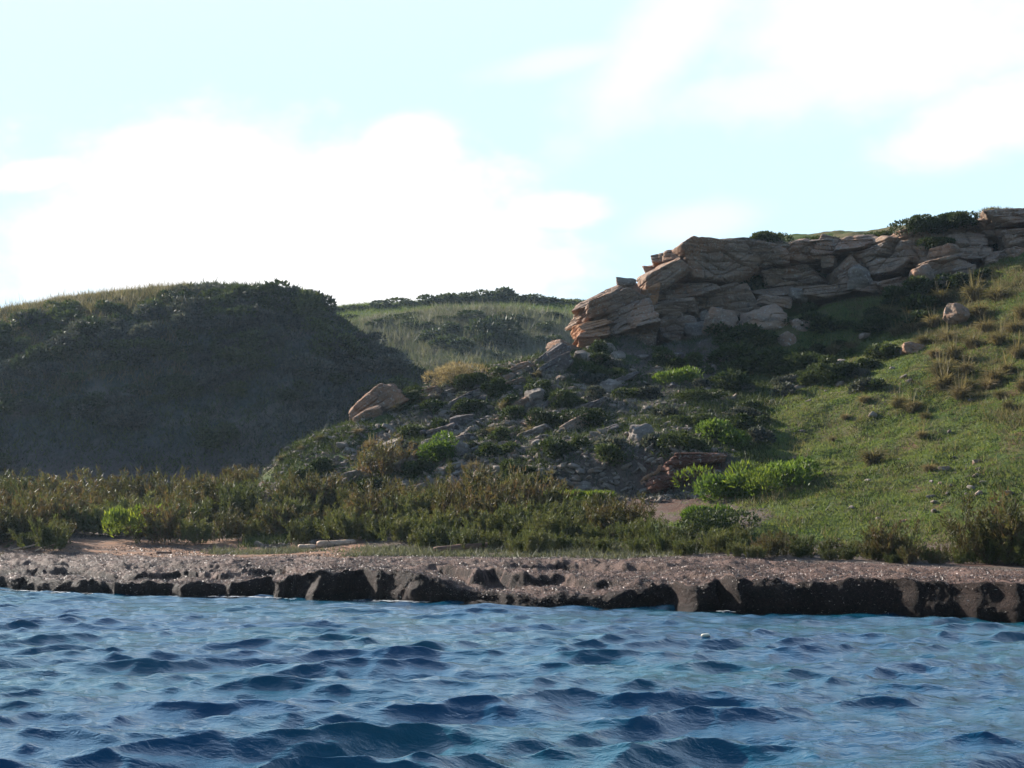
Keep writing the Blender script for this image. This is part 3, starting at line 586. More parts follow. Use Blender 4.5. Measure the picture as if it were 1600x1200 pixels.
# loose boulders: centre x, bottom y, width, height in photo pixels, distance, tilt, material, label
BO = [(1041, 429, 86, 34, 80.6, 30, 'rock', 'large wedge shaped boulder leaning under the nose of the caprock'),
      (1091, 519, 42, 28, 79.6, 0, 'rock_grey', 'pale rounded boulder at the foot of the cliff, right of the dark cleft'),
      (1132, 507, 60, 44, 79.6, 10, 'rock', 'rough pitted boulder at the cliff foot between the pale round one and the largest block'),
      (1200, 504, 84, 52, 79.0, 2, 'rock', 'largest blocky boulder lying below the cliff'),
      (1214, 470, 50, 16, 80.2, -12, 'rock', 'flat orange brown slab resting on top of the largest boulder'),
      (1253, 459, 34, 22, 79.8, -5, 'rock_grey', 'pale boulder on the shaded grass above the largest boulder'),
      (1253, 511, 38, 28, 78.4, 8, 'rock', 'brown boulder with a hollow, right of the largest boulder'),
      (1231, 534, 28, 30, 77.8, 40, 'rock', 'small tilted boulder below the hollowed brown one'),
      (1121, 483, 14, 10, 80.2, 0, 'rock_grey', 'small stone on the ledge above the pitted boulder'),
      (1104, 492, 20, 12, 80.0, 10, 'rock_grey', 'small pale slab tucked behind the pale rounded boulder'),
      (1345, 428, 34, 34, 79.8, 10, 'rock_grey', 'pale upright boulder in the middle of the cliff face'),
      (1442, 432, 38, 34, 76.6, -8, 'rock', 'brown boulder under the dead stalks at the right end of the cliff'),
      (1475, 442, 24, 26, 75.8, -35, 'rock_grey', 'tall grey slab leaning in the shade right of the cliff'),
      (1497, 489, 36, 30, 69.5, -20, 'rock', 'brown boulder among the straw tussocks on the upper right slope'),
      (1350, 524, 15, 9, 73.5, 0, 'rock_grey', 'small grey boulder alone on the shaded grass'),
      (858, 562, 66, 26, 78.5, 33, 'rock_slate', 'long purple slab tilted steeply, upper one of the ridge pair'),
      (862, 577, 66, 20, 77.6, 33, 'rock_slate', 'long purple slab tilted steeply, lower one of the ridge pair'),
      (880, 546, 44, 20, 78.6, -15, 'rock_tan', 'brown slab crowning the ridge just left of the outcrop'),
      (806, 578, 50, 12, 78.0, 25, 'rock_tan', 'low brown slab on the ridge left of the purple slabs'),
      (788, 582, 20, 12, 77.0, 5, 'rock_tan', 'rounded orange brown stone on the ridge top'),
      (912, 556, 30, 18, 78.6, 0, 'rock_grey', 'grey stone at the foot of the orange outcrop'),
      (931, 566, 26, 20, 77.8, 0, 'rock_grey', 'pale round boulder below the orange outcrop, left one of two'),
      (967, 556, 24, 16, 78.2, 0, 'rock_grey', 'pale round boulder below the orange outcrop, right one of two'),
      (940, 546, 34, 14, 79.2, 10, 'rock_grey', 'flat stone wedged between the outcrop and the pale boulders'),
      (590, 632, 86, 34, 75.0, 30, 'rock_tan', 'big orange brown slab sticking out of the ridge against the dark hill'),
      (575, 650, 50, 18, 74.2, 28, 'rock_tan', 'narrow brown slab below the big ridge slab'),
      (838, 624, 40, 34, 70.6, 10, 'rock_grey', 'blocky grey boulder with a dark base in the middle of the scree'),
      (815, 632, 44, 18, 71.0, 25, 'rock_tan', 'sloping brown slab left of the blocky grey boulder'),
      (954, 606, 36, 26, 71.6, 0, 'rock_grey', 'pale round boulder on grass below the cliff shadow'),
      (922, 606, 44, 9, 72.0, -5, 'rock_grey', 'flat pale slabs beside the pale round boulder'),
      (1003, 681, 38, 34, 63.8, -6, 'rock_grey', 'egg shaped grey boulder perched above the eroded bank'),
      (725, 706, 26, 25, 65.8, -25, 'rock_grey', 'light grey standing boulder low on the scree'),
      (1165, 694, 18, 18, 60.6, 45, 'rock_grey', 'small white boulder left of the yellow green bush'),
      (710, 632, 60, 16, 71.5, 28, 'rock_slate', 'grey slate slab below the yellow grassy mound'),
      (755, 612, 50, 14, 73.2, 24, 'rock_slate', 'flat dark slate slab right of the yellow grassy mound'),
      (800, 600, 30, 12, 74.0, 15, 'rock_slate', 'small dark slab under the rounded ridge stone'),
      (722, 655, 34, 12, 69.0, 10, 'rock_slate', 'thin slate ledge in the scree'),
      (550, 744, 34, 16, 67.4, 10, 'rock_grey', 'grey boulder behind the thicket at the foot of the scree, leftmost'),
      (585, 735, 30, 14, 67.8, 5, 'rock_grey', 'grey boulder at the foot of the scree, second from the left'),
      (705, 764, 30, 26, 62.6, 35, 'rock_grey', 'pale pointed rock poking out above the thicket'),
      (640, 712, 26, 9, 67.8, 5, 'rock_grey', 'flat pale stone in the lower scree'),
      (829, 762, 26, 20, 60.4, 20, 'rock_tan', 'brown pointed rock in front of the shaded bank'),
      (915, 764, 34, 22, 60.2, 15, 'rock_grey', 'grey rock in the shade of the bank'),
      (880, 755, 34, 14, 60.6, 35, 'rock_grey', 'long tilted grey rock in the shade of the bank'),
      (965, 752, 24, 26, 59.9, -10, 'rock_grey', 'pale upright slab in the shade of the bank'),
      (1050, 728, 50, 9, 58.9, 12, 'rock_orange', 'upper orange ledge on the eroded bank'),
      (1030, 738, 60, 9, 58.6, 22, 'rock_orange', 'sunlit orange ledge running down the eroded bank'),
      (1012, 752, 30, 12, 58.6, 18, 'rock_orange', 'lowest orange ledge of the eroded bank'),
      (1052, 751, 36, 16, 58.2, 12, 'rock_slate', 'dark rock in the shade under the orange ledges'),
      (1530, 772, 13, 7, 47.6, 30, 'rock', 'small brown stone on the lower right grass'),
      (1526, 722, 12, 7, 50.4, 10, 'rock', 'small pale stone above the bare red patch'),
      (1413, 815, 12, 6, 47.4, 8, 'rock_orange', 'small orange stone low on the grass slope'),
      (1208, 762, 14, 9, 55.4, 30, 'rock_grey', 'small pale stone under the yellow green bush'),
      (1478, 733, 16, 9, 50.8, 0, 'rock', 'brown stone beside the bare red patch'),
      (1428, 545, 34, 18, 69.5, -12, 'rock_tan', 'half buried reddish boulder on the shadow edge')]
for i, (cx, cy, w, h, Y, tl, mt, lb) in enumerate(BO):
    s = pxm(Y); d = max(.6 * w, h) * s * 1.1
    if i not in (0, 4, 8, 10):   # let it rest on the ground that is really there
        gp = march(cx, min(cy + h * .42, 838)); Yg = gp.y + d * .28
        Y = min(Yg, Y + 1.0) if Yg < Y + 9 else Y; s = pxm(Y)
    o = block(cx, cy, w * 1.04, h * 1.12, Y, d, tl, 400 + i, .45 if h < .55 * w else .15, mt, 'boulder', yaw=random.uniform(-20, 20), sharp=30, rough=.8, frac=.35, boxy=(h < .6 * w))
    tag(o, lb, 'boulder')

er = empty('rock_outcrop', P(1080, 770, 58)); tag(er, 'dark red earthy outcrop with a shadowed hollow left of the yellow green bush', 'rock outcrop')
for i, (cx, cy, w, h, Y, dp, tl, mt) in enumerate([(1095, 716, 84, 22, 58.6, 2.4, 2, 'rock_red'), (1112, 738, 60, 40, 59.2, 2.0, 0, 'rock_red'), (1062, 735, 46, 26, 58.8, 1.8, 14, 'rock_red'), (1125, 758, 34, 24, 58.4, 1.4, 6, 'rock_red'), (1040, 752, 56, 22, 58.7, 1.4, 16, 'rock_red')]):
    block(cx, cy, w, h, Y, dp, tl, 320 + i, .6, mt, parent=er, rough=1.2, sharp=26, frac=.9)

# ------------------------------------------------------------------ scattered stones (copies) and fine rubble
SP_ = []
for k in range(8):
    X, Fc = rock_verts(.34 + .03 * k, .17 + .02 * (k % 4), .28, 600 + k, 5, 0, .8, 10, False)
    SP_.append(mesh_np('stone', X, Fc, M[['rock_grey', 'rock', 'rock_grey', 'rock_slate'][k % 4]], False, link=False))
def in_px(n, fn, seed):
    r = random.Random(seed); out = []
    while len(out) < n:
        v = fn(r)
        if v: out.append(v)
    return out
def scree_pt(r):
    px = r.gauss(760, 110); py = r.uniform(590, 770)
    top = np.interp(px, [400, 450, 545, 600, 700, 830, 900, 1000], [740, 705, 665, 625, 590, 570, 560, 560])
    if py < top + 12 or px < 430 or px > 1000: return None
    return px, py
LB = ['dark slate ledge cropping out of the scree', 'half buried brown ledge in the scree']
for k in range(46):
    px, py = in_px(1, lambda r: (lambda q: q if q and (q[1] < 700 or q[0] < 770) else None)(scree_pt(r)), 900 + k)[0]; p = march(px, py); w = random.uniform(18, 50); h = w * random.uniform(.22, .45)
    o = block(px, py, w, h, p.y + .3, w * pxm(p.y) * .8, random.uniform(8, 34), 1500 + k, .5, ['rock_slate', 'rock_grey', 'rock'][k % 3], 'rock_ledge', yaw=random.uniform(-30, 30), sharp=30, frac=.6)
    o.location = p + Vector((0, w * pxm(p.y) * .15, h * pxm(p.y) * .15)); tag(o, f"{'long' if w > 42 else 'short'} {['slate', 'grey', 'brown'][k % 3]} ledge {'high' if py < 620 else 'midway' if py < 690 else 'low'} in the scree, {min([(500, 'at its left end'), (590, 'below the big ridge slab'), (660, 'left of the yellow mound'), (725, 'around the standing grey boulder'), (790, 'left of the blocky boulder'), (850, 'around the blocky boulder'), (930, 'near the pale round boulder')], key=lambda q: abs(q[0] - px))[1]}", 'rock ledge', 'rock ledges showing through the scree')
pts = in_px(210, scree_pt, 3)
for (px, py) in pts:
    p = march(px, py); o = bpy.data.objects.new('stone', random.choice(SP_)); COL.objects.link(o)
    s = random.uniform(.55, 1.5) * (1.5 if random.random() < .15 else 1); o.scale = (s, s, s * random.uniform(.7, 1.1)); o.location = p + Vector((0, 0, .02)); o.rotation_euler = (random.uniform(-.4, .4), random.uniform(-.5, .3), random.uniform(0, 6.28))
    tag(o, 'small angular stone lying among herbs on the rocky headland', 'stone', 'small stones scattered over the rocky headland')
def slope_pt(r):
    px = r.uniform(1230, 1600); py = r.uniform(600, 850)
    if r.random() < .6: px = r.gauss(1500, 60); py = r.gauss(750, 30)
    return (px, py) if 1180 < px < 1640 and py < 850 else None
for (px, py) in in_px(34, slope_pt, 5):
    p = march(px, py); o = bpy.data.objects.new('stone', random.choice(SP_)); COL.objects.link(o)
    s = random.uniform(.3, .8); o.scale = (s, s, s); o.location = p + Vector((0, 0, .03)); o.rotation_euler = (random.uniform(-.3, .3), random.uniform(-.3, .3), random.uniform(0, 6.28))
    tag(o, 'little stone lying in the short grass of the right hand slope', 'stone', 'little stones on the grass slope')
def cliff_pt(r):
    px = r.uniform(900, 1420); py = r.gauss(575 if px < 1100 else 590, 22)
    return (px, py) if py > 545 else None
for (px, py) in in_px(46, cliff_pt, 6):
    p = march(px, py); o = bpy.data.objects.new('stone', random.choice(SP_)); COL.objects.link(o)
    s = random.uniform(.7, 1.9); o.scale = (s, s, s); o.location = p + Vector((0, 0, .04)); o.rotation_euler = (random.uniform(-.4, .4), random.uniform(-.4, .4), random.uniform(0, 6.28))
    tag(o, 'grey stone fallen on the shaded ground below the cliff', 'stone', 'fallen stones below the cliff')
def rubble(name, pts, lo, hi, mat, label, seed):
    r = np.random.default_rng(seed); V0, F0 = cube_grid(2); V0 = V0 / np.linalg.norm(V0, axis=1, keepdims=True) ** .6
    n = len(pts); nv = len(V0); s = r.uniform(lo, hi, (n, 1)) * np.exp(r.normal(0, .3, (n, 1)))
    A_ = V0[None] * (1 + r.normal(0, .22, (n, nv, 1))); A_ = A_ * (s * np.stack([r.uniform(.8, 1.5, n), r.uniform(.7, 1.2, n), r.uniform(.35, .8, n)], -1))[:, None]
    a = r.uniform(0, 6.28, n); c, sn = np.cos(a)[:, None], np.sin(a)[:, None]
    X = A_[..., 0] * c - A_[..., 1] * sn; Yv = A_[..., 0] * sn + A_[..., 1] * c; Z = A_[..., 2] + .35 * X * r.normal(0, 1, (n, 1))
    V = np.stack([X, Yv, Z], -1) + pts[:, None]
    Fc = (F0[None] + (np.arange(n) * nv)[:, None, None]).reshape(-1, 4)
    o = mesh_np(name, V.reshape(-1, 3), Fc, mat, False); tag(o, label, 'rubble', kind='stuff'); return o
r = np.random.default_rng(31)
yy_ = r.uniform(57, 80, 90000); xx_ = (r.uniform(400, 1150, 90000) - 800) / F * yy_; zz_ = bil(xx_, yy_)
ppx, ppy = proj(xx_, yy_, zz_); nn_ = fbm(xx_ * .5, yy_ * .5, 0, 51, 3) + .7 * fbm(xx_ * 1.5, yy_ * 1.5, 0, 55, 2)
wgt = .12 + 1.0 * sst(nn_, -.1, .2) * (np.exp(-((ppx - 760) / 200.) ** 2) + .3)
k = (r.random(len(xx_)) < wgt * .16) & (ppy > 560)
rubble('rubble', np.stack([xx_, yy_, zz_ + .01], -1)[k], .04, .14, M['rock_grey'], 'fine grey rubble and slate chips strewn over the headland', 2)
# ------------------------------------------------------------------ plants
def unit(v): return v / (np.linalg.norm(v, axis=-1, keepdims=True) + 1e-9)
def blades(Pb, D, Wd, r, name, mats, link=True, matidx=None):
    """triangular leaves: base, direction, width vector"""
    n = len(Pb); V = np.stack([Pb - Wd * .5, Pb + Wd * .5, Pb + D], 1).reshape(-1, 3)
    rn = np.repeat(r.random(n), 3); Fc = np.arange(3 * n).reshape(-1, 3)
    return mesh_np(name, V, Fc, mats, False, {'rnd': rn}, link=link, matidx=matidx)
def leaves(Pb, D, Wd, r, name, mats, link=True):
    """diamond leaves"""
    n = len(Pb); V = np.stack([Pb, Pb + D * .45 - Wd * .5, Pb + D, Pb + D * .45 + Wd * .5], 1).reshape(-1, 3)
    rn = np.repeat(r.random(n), 4); return mesh_np(name, V, np.arange(4 * n).reshape(-1, 4), mats, False, {'rnd': rn}, link=link)
def perp(D, r):
    a = r.normal(0, 1, D.shape); return unit(np.cross(D, a))
def feathery(seed, h, spread, ns, nl, mats, ll=(.12, .27), lw=.05, name='foliage', up=1.0, low=.12):
    """tamarisk: many upright wands, each wrapped in short scale-like sprays; stems are thin blades (slot 2)"""
    r = np.random.default_rng(seed)
    az_ = r.uniform(0, 6.28, ns); el_ = R(90) - np.abs(r.normal(0, .42, ns)) / up
    L = h * r.uniform(.55, 1.05, ns); base = np.stack([r.normal(0, spread * .38, ns), r.normal(0, spread * .38, ns), np.zeros(ns)], -1)
    d = np.stack([np.cos(az_) * np.cos(el_), np.sin(az_) * np.cos(el_), np.sin(el_)], -1)
    t = r.uniform(low, 1.0, (ns, nl)) ** .8; bend = np.stack([np.cos(az_), np.sin(az_), 0 * az_], -1)
    Pp = base[:, None] + d[:, None] * (L[:, None] * t)[..., None] + bend[:, None] * (.16 * L[:, None] * t ** 2)[..., None] + r.normal(0, .034, (ns, nl, 3)) * h
    D = unit(d[:, None] * .9 + r.normal(0, .62, (ns, nl, 3)) + np.array([0, 0, .25])) * r.uniform(ll[0], ll[1], (ns, nl, 1))
    Pp = Pp.reshape(-1, 3); D = D.reshape(-1, 3); Pp[:, 2] = np.maximum(Pp[:, 2], .02)
    Wd = perp(D, r) * lw * r.uniform(.6, 1.3, (len(D), 1))
    k = ns // 2; Ps = base[:k]; Ds = d[:k] * L[:k, None] * .92 + bend[:k] * .12 * L[:k, None]; Ws = perp(Ds, r) * .035
    V = np.stack([np.r_[Pp, Ps] - np.r_[Wd, Ws] * .5, np.r_[Pp, Ps] + np.r_[Wd, Ws] * .5, np.r_[Pp + D, Ps + Ds]], 1).reshape(-1, 3)
    n = len(Pp) + k; rn = np.repeat(r.random(n), 3)
    return mesh_np(name, V, np.arange(3 * n).reshape(-1, 3), mats, False, {'rnd': rn}, link=False, matidx=np.r_[np.zeros(len(Pp)), np.ones(k)])
def mound(seed, w, h, n, mat, ls=.12, lw=.06, lobes=9, name='foliage', shell=.28, up=.35, spr=.24):
    """low rounded bush: leaves through the outer shell of several overlapping domes"""
    r = np.random.default_rng(seed)
    C_ = np.stack([r.normal(0, spr * w, lobes), r.normal(0, spr * w, lobes), r.uniform(.05, .5, lobes) * h], -1); C_[0] = (0, 0, .2 * h)
    Rr = r.uniform(.22, .40, lobes) * w; Rr[0] = .36 * w
    i = r.integers(0, lobes, n); d = unit(r.normal(0, 1, (n, 3)) + np.array([0, 0, .45])); rad = 1 - shell * r.random(n) ** 1.5
    rad = rad * (1 + .16 * fbm(d[:, 0] * 2.6 + i, d[:, 1] * 2.6, d[:, 2] * 2.6, seed % 37, 3))
    Pp = C_[i] + d * (Rr[i] * rad)[:, None] * np.array([1, 1, h / w * 1.15])
    keep = Pp[:, 2] > -.08; Pp = Pp[keep]; d = d[keep]
    D = unit(d * .9 + r.normal(0, .6, Pp.shape) + np.array([0, 0, up])) * ls * r.uniform(.6, 1.35, (len(Pp), 1))
    return leaves(Pp, D, perp(D, r) * lw * r.uniform(.7, 1.3, (len(Pp), 1)), r, name, mat, link=False)
def tussock(seed, h, n, mat, w=.5, stalks=8, lw=.022, name='tussock_blades'):
    r = np.random.default_rng(seed); a = r.uniform(0, 6.28, n); lean = np.abs(r.normal(0, .40, n)) + .06
    b = np.stack([np.cos(a), np.sin(a), 0 * a], -1); base = b * (r.random(n) ** .7 * w * .32)[:, None]
    L = h * r.uniform(.45, 1.0, n); L[:stalks] *= 1.5; lean[:stalks] *= .35
    p1 = base + (b * np.sin(lean)[:, None] + np.array([0, 0, 1]) * np.cos(lean)[:, None]) * (L * .6)[:, None]
    l2 = lean * 1.0 + .75 + r.random(n) * .5; l2[:stalks] = lean[:stalks] + .1
    p2 = p1 + (b * np.sin(l2)[:, None] + np.array([0, 0, 1]) * np.cos(l2)[:, None]) * (L * .45)[:, None]
    sd_ = np.stack([-np.sin(a), np.cos(a), 0 * a], -1) * lw
    sd_ = unit(sd_ + r.normal(0, .01, sd_.shape)) * lw
    V = np.stack([base - sd_ * .5, base + sd_ * .5, p1 + sd_ * .45, p1 - sd_ * .45, p2 + sd_ * .18, p2 - sd_ * .18], 1).reshape(-1, 3)
    o_ = (np.arange(n) * 6)[:, None]; Fc = np.concatenate([o_ + np.array([[0, 1, 2, 3]]), o_ + np.array([[3, 2, 4, 5]])])
    return mesh_np(name, V, Fc, mat, False, {'rnd': np.repeat(r.random(n), 6)}, link=False)
def put(me, name, loc, s, label, cat, group=None, sz=1.0, tilt=0.0):
    o = bpy.data.objects.new(name, me); COL.objects.link(o); o.location = loc
    o.scale = (s, s, s * sz); o.rotation_euler = (random.uniform(-tilt, tilt), random.uniform(-tilt, tilt), random.uniform(0, 6.28))
    return tag(o, label, cat, group)

def near(v, opts, tol): return min(opts, key=lambda o: abs(o[0] - v))[1]
# the thicket behind the beach
TM = [feathery(700 + k, 1.55 + .1 * (k % 3), 1.0, 34, 84, [M['tamarisk'], M['stem']], name='tamarisk_shrub') for k in range(5)]
TG = [feathery(720 + k, 1.35 + .1 * (k % 3), 1.1, 34, 84, [M['tamarisk_green'], M['stem']], name='tamarisk_shrub') for k in range(4)]
rr = random.Random(17); shr = []
for row, (Y, hgt) in enumerate([(58.5, .75), (61, .95), (64, 1.15), (68, 1.3), (73, 1.35), (79, 1.35)]):
    px = -90 + rr.uniform(0, 30)
    while px < (500 if row < 3 else 395):
        if not (row == 0 and 90 < px < 520) and not (row == 1 and 110 < px < 250): shr.append((px, Y + rr.uniform(-1.2, 1.2), hgt * rr.uniform(.5, 1.2), 'l'))
        px += rr.uniform(30, 52) * (1.0 if row < 4 else 1.15)
for row, (o_, hgt) in enumerate([(0, .65), (2.6, .85), (5.2, 1.05), (8.0, 1.15)]):
    px = 470 + rr.uniform(0, 30)
    while px < 1160:
        Yf = np.interp(px, [470, 800, 1000, 1160], [56.5, 48.2, 44.2, 41.0]); wd = np.interp(px, [470, 940, 1000, 1160], [9, 9, 5.5, 3.0])
        if o_ < wd and not (row == 0 and px < 640): shr.append((px, Yf + o_ + rr.uniform(-.8, .8), hgt * rr.uniform(.7, 1.2) * np.interp(px, [470, 900, 1050, 1160], [.95, .88, .68, .62]), 'm'))
        px += rr.uniform(28, 50)
for row, (o_, hgt) in enumerate([(0, .52), (1.5, .6)]):
    px = 1140 + rr.uniform(0, 20)
    while px < 1700:
        Yf = np.interp(px, [1140, 1400, 1600], [40.6, 39.2, 38.4]); shr.append((px, Yf + o_ + rr.uniform(-.5, .5), hgt * rr.uniform(.45, .85) * (1.0 if px < 1500 else 1.5), 'r'))
        px += rr.uniform(26, 46)
GRP = {'l': 'tamarisk shrubs of the thicket below the dark hill', 'm': 'tamarisk shrubs of the thicket in front of the headland', 'r': 'low tamarisk shrubs at the foot of the grass slope'}
def Yf_(px): return float(np.interp(px, [470, 800, 1000, 1160], [56.5, 48.2, 44.2, 41.0]))
for (px, Y, s, z_) in shr:
    x = (px - 800) / F * Y; zg = float(bil(x, Y)); g = rr.random() < {'l': .4, 'm': .5, 'r': .55}[z_]
    g = g or (z_ == 'm' and Y < np.interp(px, [470, 1160], [60, 45.0]))
    me = rr.choice(TG if g else TM); t_ = 'olive green' if g else 'brownish green'
    if z_ == 'l':
        where = near(px, [(-60, 'at the far left edge'), (60, 'left of the yellow plants'), (190, 'beside the yellow plants'), (320, 'between yellow plants and pale log'), (440, 'left above the pale driftwood log'), (999, 'above the pale driftwood log')], 60)
        rowt = 'front row' if Y < 62.5 else 'middle row' if Y < 71 else 'back row'
    elif z_ == 'm':
        where = near(px, [(500, 'above the pale log'), (640, 'between the two driftwood logs'), (730, 'above the brown log'), (850, 'right of the brown log'), (960, 'in front of the shaded bank'), (1060, 'below the bare red earth'), (1140, 'below the low dark green bush')], 50)
        rowt = 'front row' if Y - Yf_(px) < 1.6 else 'middle row' if Y - Yf_(px) < 4.2 else 'back row'
    else:
        where = near(px, [(1160, 'right of the low dark green bush'), (1290, 'above the long black bank face'), (1420, 'above the first pale notch of the bank'), (1525, 'above the second pale notch of the bank'), (1620, 'at the right edge')], 50)
        rowt = 'front row' if Y < np.interp(px, [1140, 1400, 1600], [40.6, 39.2, 38.4]) + .75 else 'back row'
    sz_ = 'low' if s < {'l': .8, 'm': .62, 'r': .42}[z_] else 'tall' if s > {'l': 1.15, 'm': .9, 'r': .65}[z_] else 'mid sized'
    lb = f'{sz_} {"olive" if g else "brownish"} tamarisk shrub, {rowt}, {where}'
    put(me, 'tamarisk_shrub', (x, Y, zg - .05), s, lb, 'shrub', GRP[z_], rr.uniform(.85, 1.2), .06)
for (px, Y, s, lb) in [(228, 77, 1.75, 'tallest brown feathery tamarisk shrub, rising against the dark hill'), (385, 76, 1.2, 'tall tamarisk shrub where the thicket meets the headland ridge'),
                       (270, 76, 1.45, 'big tamarisk shrub right of the tallest one against the dark hill'), (1550, 39.2, 1.05, 'large dark tamarisk shrub at the right edge of the picture'), (1385, 39.8, .75, 'loose tamarisk shrub standing above its neighbours at the foot of the grass slope'),
                       (600, 66.5, 1.15, 'upright tamarisk shrub in front of the grey scree boulders'), (1610, 39.0, 1.15, 'tamarisk shrub cut off by the right edge of the picture')]:
    x = (px - 800) / F * Y; r_o = empty('tamarisk_shrub', (x, Y, float(bil(x, Y)) - .05)); tag(r_o, lb, 'shrub')
    a = bpy.data.objects.new('foliage', rr.choice(TM)); COL.objects.link(a); a.parent = r_o; a.scale = (s, s, s * .95); a.rotation_euler.z = rr.uniform(0, 6)
    r2 = np.random.default_rng(int(px)); nb = 9; Vb = []; Fb = []
    for b in range(nb):
        aa = r2.uniform(0, 6.28); d = np.array([math.cos(aa) * .35, math.sin(aa) * .35, 1.0]); L = s * r2.uniform(.7, 1.1)
        for j in range(6):
            t_ = j / 5; c_ = d * L * t_ + np.array([math.cos(aa), math.sin(aa), 0]) * .18 * L * t_ * t_; w_ = .025 * (1 - .8 * t_) * s
            for q in range(4): Vb.append(c_ + w_ * np.array([math.cos(q * 1.571), math.sin(q * 1.571), 0]))
            if j: o4 = len(Vb) - 8; Fb += [[o4 + q, o4 + (q + 1) % 4, o4 + 4 + (q + 1) % 4, o4 + 4 + q] for q in range(4)]
    b_ = mesh_np('branches', np.array(Vb), np.array(Fb), M['stem'], True); b_.parent = r_o

# leafy bushes of the headland and slope
def bush(px, py, wpx, hpx, mat, label, name='leafy_bush', cat='bush', n=3200, ls=.13, lw=.07, seed=0, lobes=9, group=None, sheet='L', up=.35, shell=.28, spr=.24):
    p = march(px, py, sheet); s = pxm(p.y); w, h = wpx * s, hpx * s
    me = mound(800 + seed, w, h, n, M[mat], ls, lw, lobes, name, shell, up, spr)
    o = bpy.data.objects.new(name, me); COL.objects.link(o); o.location = p + Vector((0, w * .2, -.04)); return tag(o, label, cat, group)
BU = [(1180, 772, 110, 62, 'euph', 'wide yellow green leafy bush right of the eroded bank'), (1225, 758, 76, 58, 'bright', 'bright green bush behind the wide yellow green one'), (1140, 778, 70, 44, 'bright', 'fresh green bush leaning left against the eroded bank'),
      (1120, 838, 120, 46, 'mastic', 'low spreading dark green bush on the grass above the tamarisks'), (1095, 815, 50, 26, 'bright', 'fresh green edge bush left of the low dark green one'),
      (1090, 668, 56, 26, 'mastic', 'dark green bush on the grass right of the egg shaped boulder'), (1125, 690, 62, 46, 'bright', 'leafy green bush in the middle of the bushes above the eroded bank'), (1165, 672, 50, 34, 'mastic', 'dark green bush at the right of the bushes above the eroded bank'),
      (1080, 705, 60, 36, 'mastic', 'olive green bush behind the egg shaped boulder'), (1150, 700, 46, 34, 'bright', 'pale leafy bush just above the eroded bank'),
      (1165, 470, 78, 66, 'mastic', 'large dark bush growing against the cliff under the caprock'), (1135, 490, 40, 32, 'mastic', 'dark bush left of the large one under the caprock'),
      (1298, 597, 46, 44, 'mastic', 'rounded dark green bush on the edge of the cliff shadow'), (1325, 592, 36, 32, 'mastic', 'smaller round bush right of the dark green one on the shadow edge'), (1268, 565, 26, 24, 'mastic', 'small domed bush just inside the cliff shadow'),
      (1232, 586, 26, 16, 'mastic', 'low bush left of the rounded dark green bush'), (1360, 575, 30, 20, 'mastic', 'low green bush at the tip of the cliff shadow'),
      (865, 672, 66, 46, 'mastic', 'grey green bush below the blocky grey boulder'), (925, 672, 56, 44, 'mastic', 'bushy green plant right of the grey green bush'), (880, 640, 44, 36, 'mastic', 'dark bush directly right of the blocky grey boulder'),
      (690, 720, 60, 48, 'bright', 'green bush left of the light grey standing boulder'), (655, 740, 40, 26, 'mastic', 'dark green bush in the lower scree'), (500, 742, 40, 30, 'mastic', 'grey green bush low on the left end of the headland'),
      (470, 752, 50, 30, 'mastic', 'dark bush at the left foot of the headland'), (1070, 600, 60, 30, 'bright', 'lit green bush at the lower edge of the cliff shadow'), (930, 590, 60, 26, 'mastic', 'green bush above the pale flat slabs'),
      (1080, 625, 70, 24, 'mastic', 'dark low bush below the lit green one'), (1000, 622, 44, 20, 'mastic', 'low dark bush right of the pale round boulder'), (740, 645, 44, 24, 'mastic', 'dark heath bush in the upper scree'), (640, 682, 50, 24, 'mastic', 'dark heath bush below the big ridge slab'),
      (1195, 366, 60, 22, 'mastic', 'bushy green dome growing on top of the caprock'), (1150, 378, 28, 14, 'mastic', 'small dark dome left of the bush on top of the caprock'),
      (705, 600, 84, 34, 'straw', 'rounded mound of yellow grass on the headland ridge'), (745, 604, 50, 26, 'mastic', 'dark side bush right of the yellow grassy mound'),
      (180, 800, 34, 34, 'euph', 'yellow green plant in the thicket, left of the brighter one'), (224, 799, 44, 34, 'euph', 'brightest yellow green plant in the thicket'),
      (830, 782, 70, 18, 'euph', 'yellow green clump behind the thicket, left of three'), (880, 782, 70, 20, 'euph', 'yellow green clump behind the thicket, middle of three'), (930, 784, 46, 18, 'euph', 'yellow green clump behind the thicket, right of three'),
      (1285, 370, 40, 12, 'mastic', 'thin low bush on the cliff top above the grass slope'), (1445, 352, 62, 28, 'mastic', 'big rounded bush on the skyline, left of the pair'), (1495, 345, 58, 24, 'mastic', 'flat topped bush on the skyline, right of the pair'),
      (1565, 338, 40, 18, 'straw', 'brown grassy dome on the skyline near the right edge'), (1380, 378, 60, 18, 'mastic', 'green bush hanging over the cliff edge'), (1470, 382, 50, 18, 'mastic', 'green bush on a ledge under the skyline bushes'), (1530, 408, 50, 26, 'mastic', 'dark bush at the foot of the cliff near the right edge'), (1575, 392, 44, 22, 'mastic', 'dark bush under the last cliff block at the right edge'), (1465, 458, 46, 26, 'mastic', 'dark bush beside the leaning grey slab'), (1405, 468, 40, 24, 'mastic', 'dark bush below the right part of the cliff')]
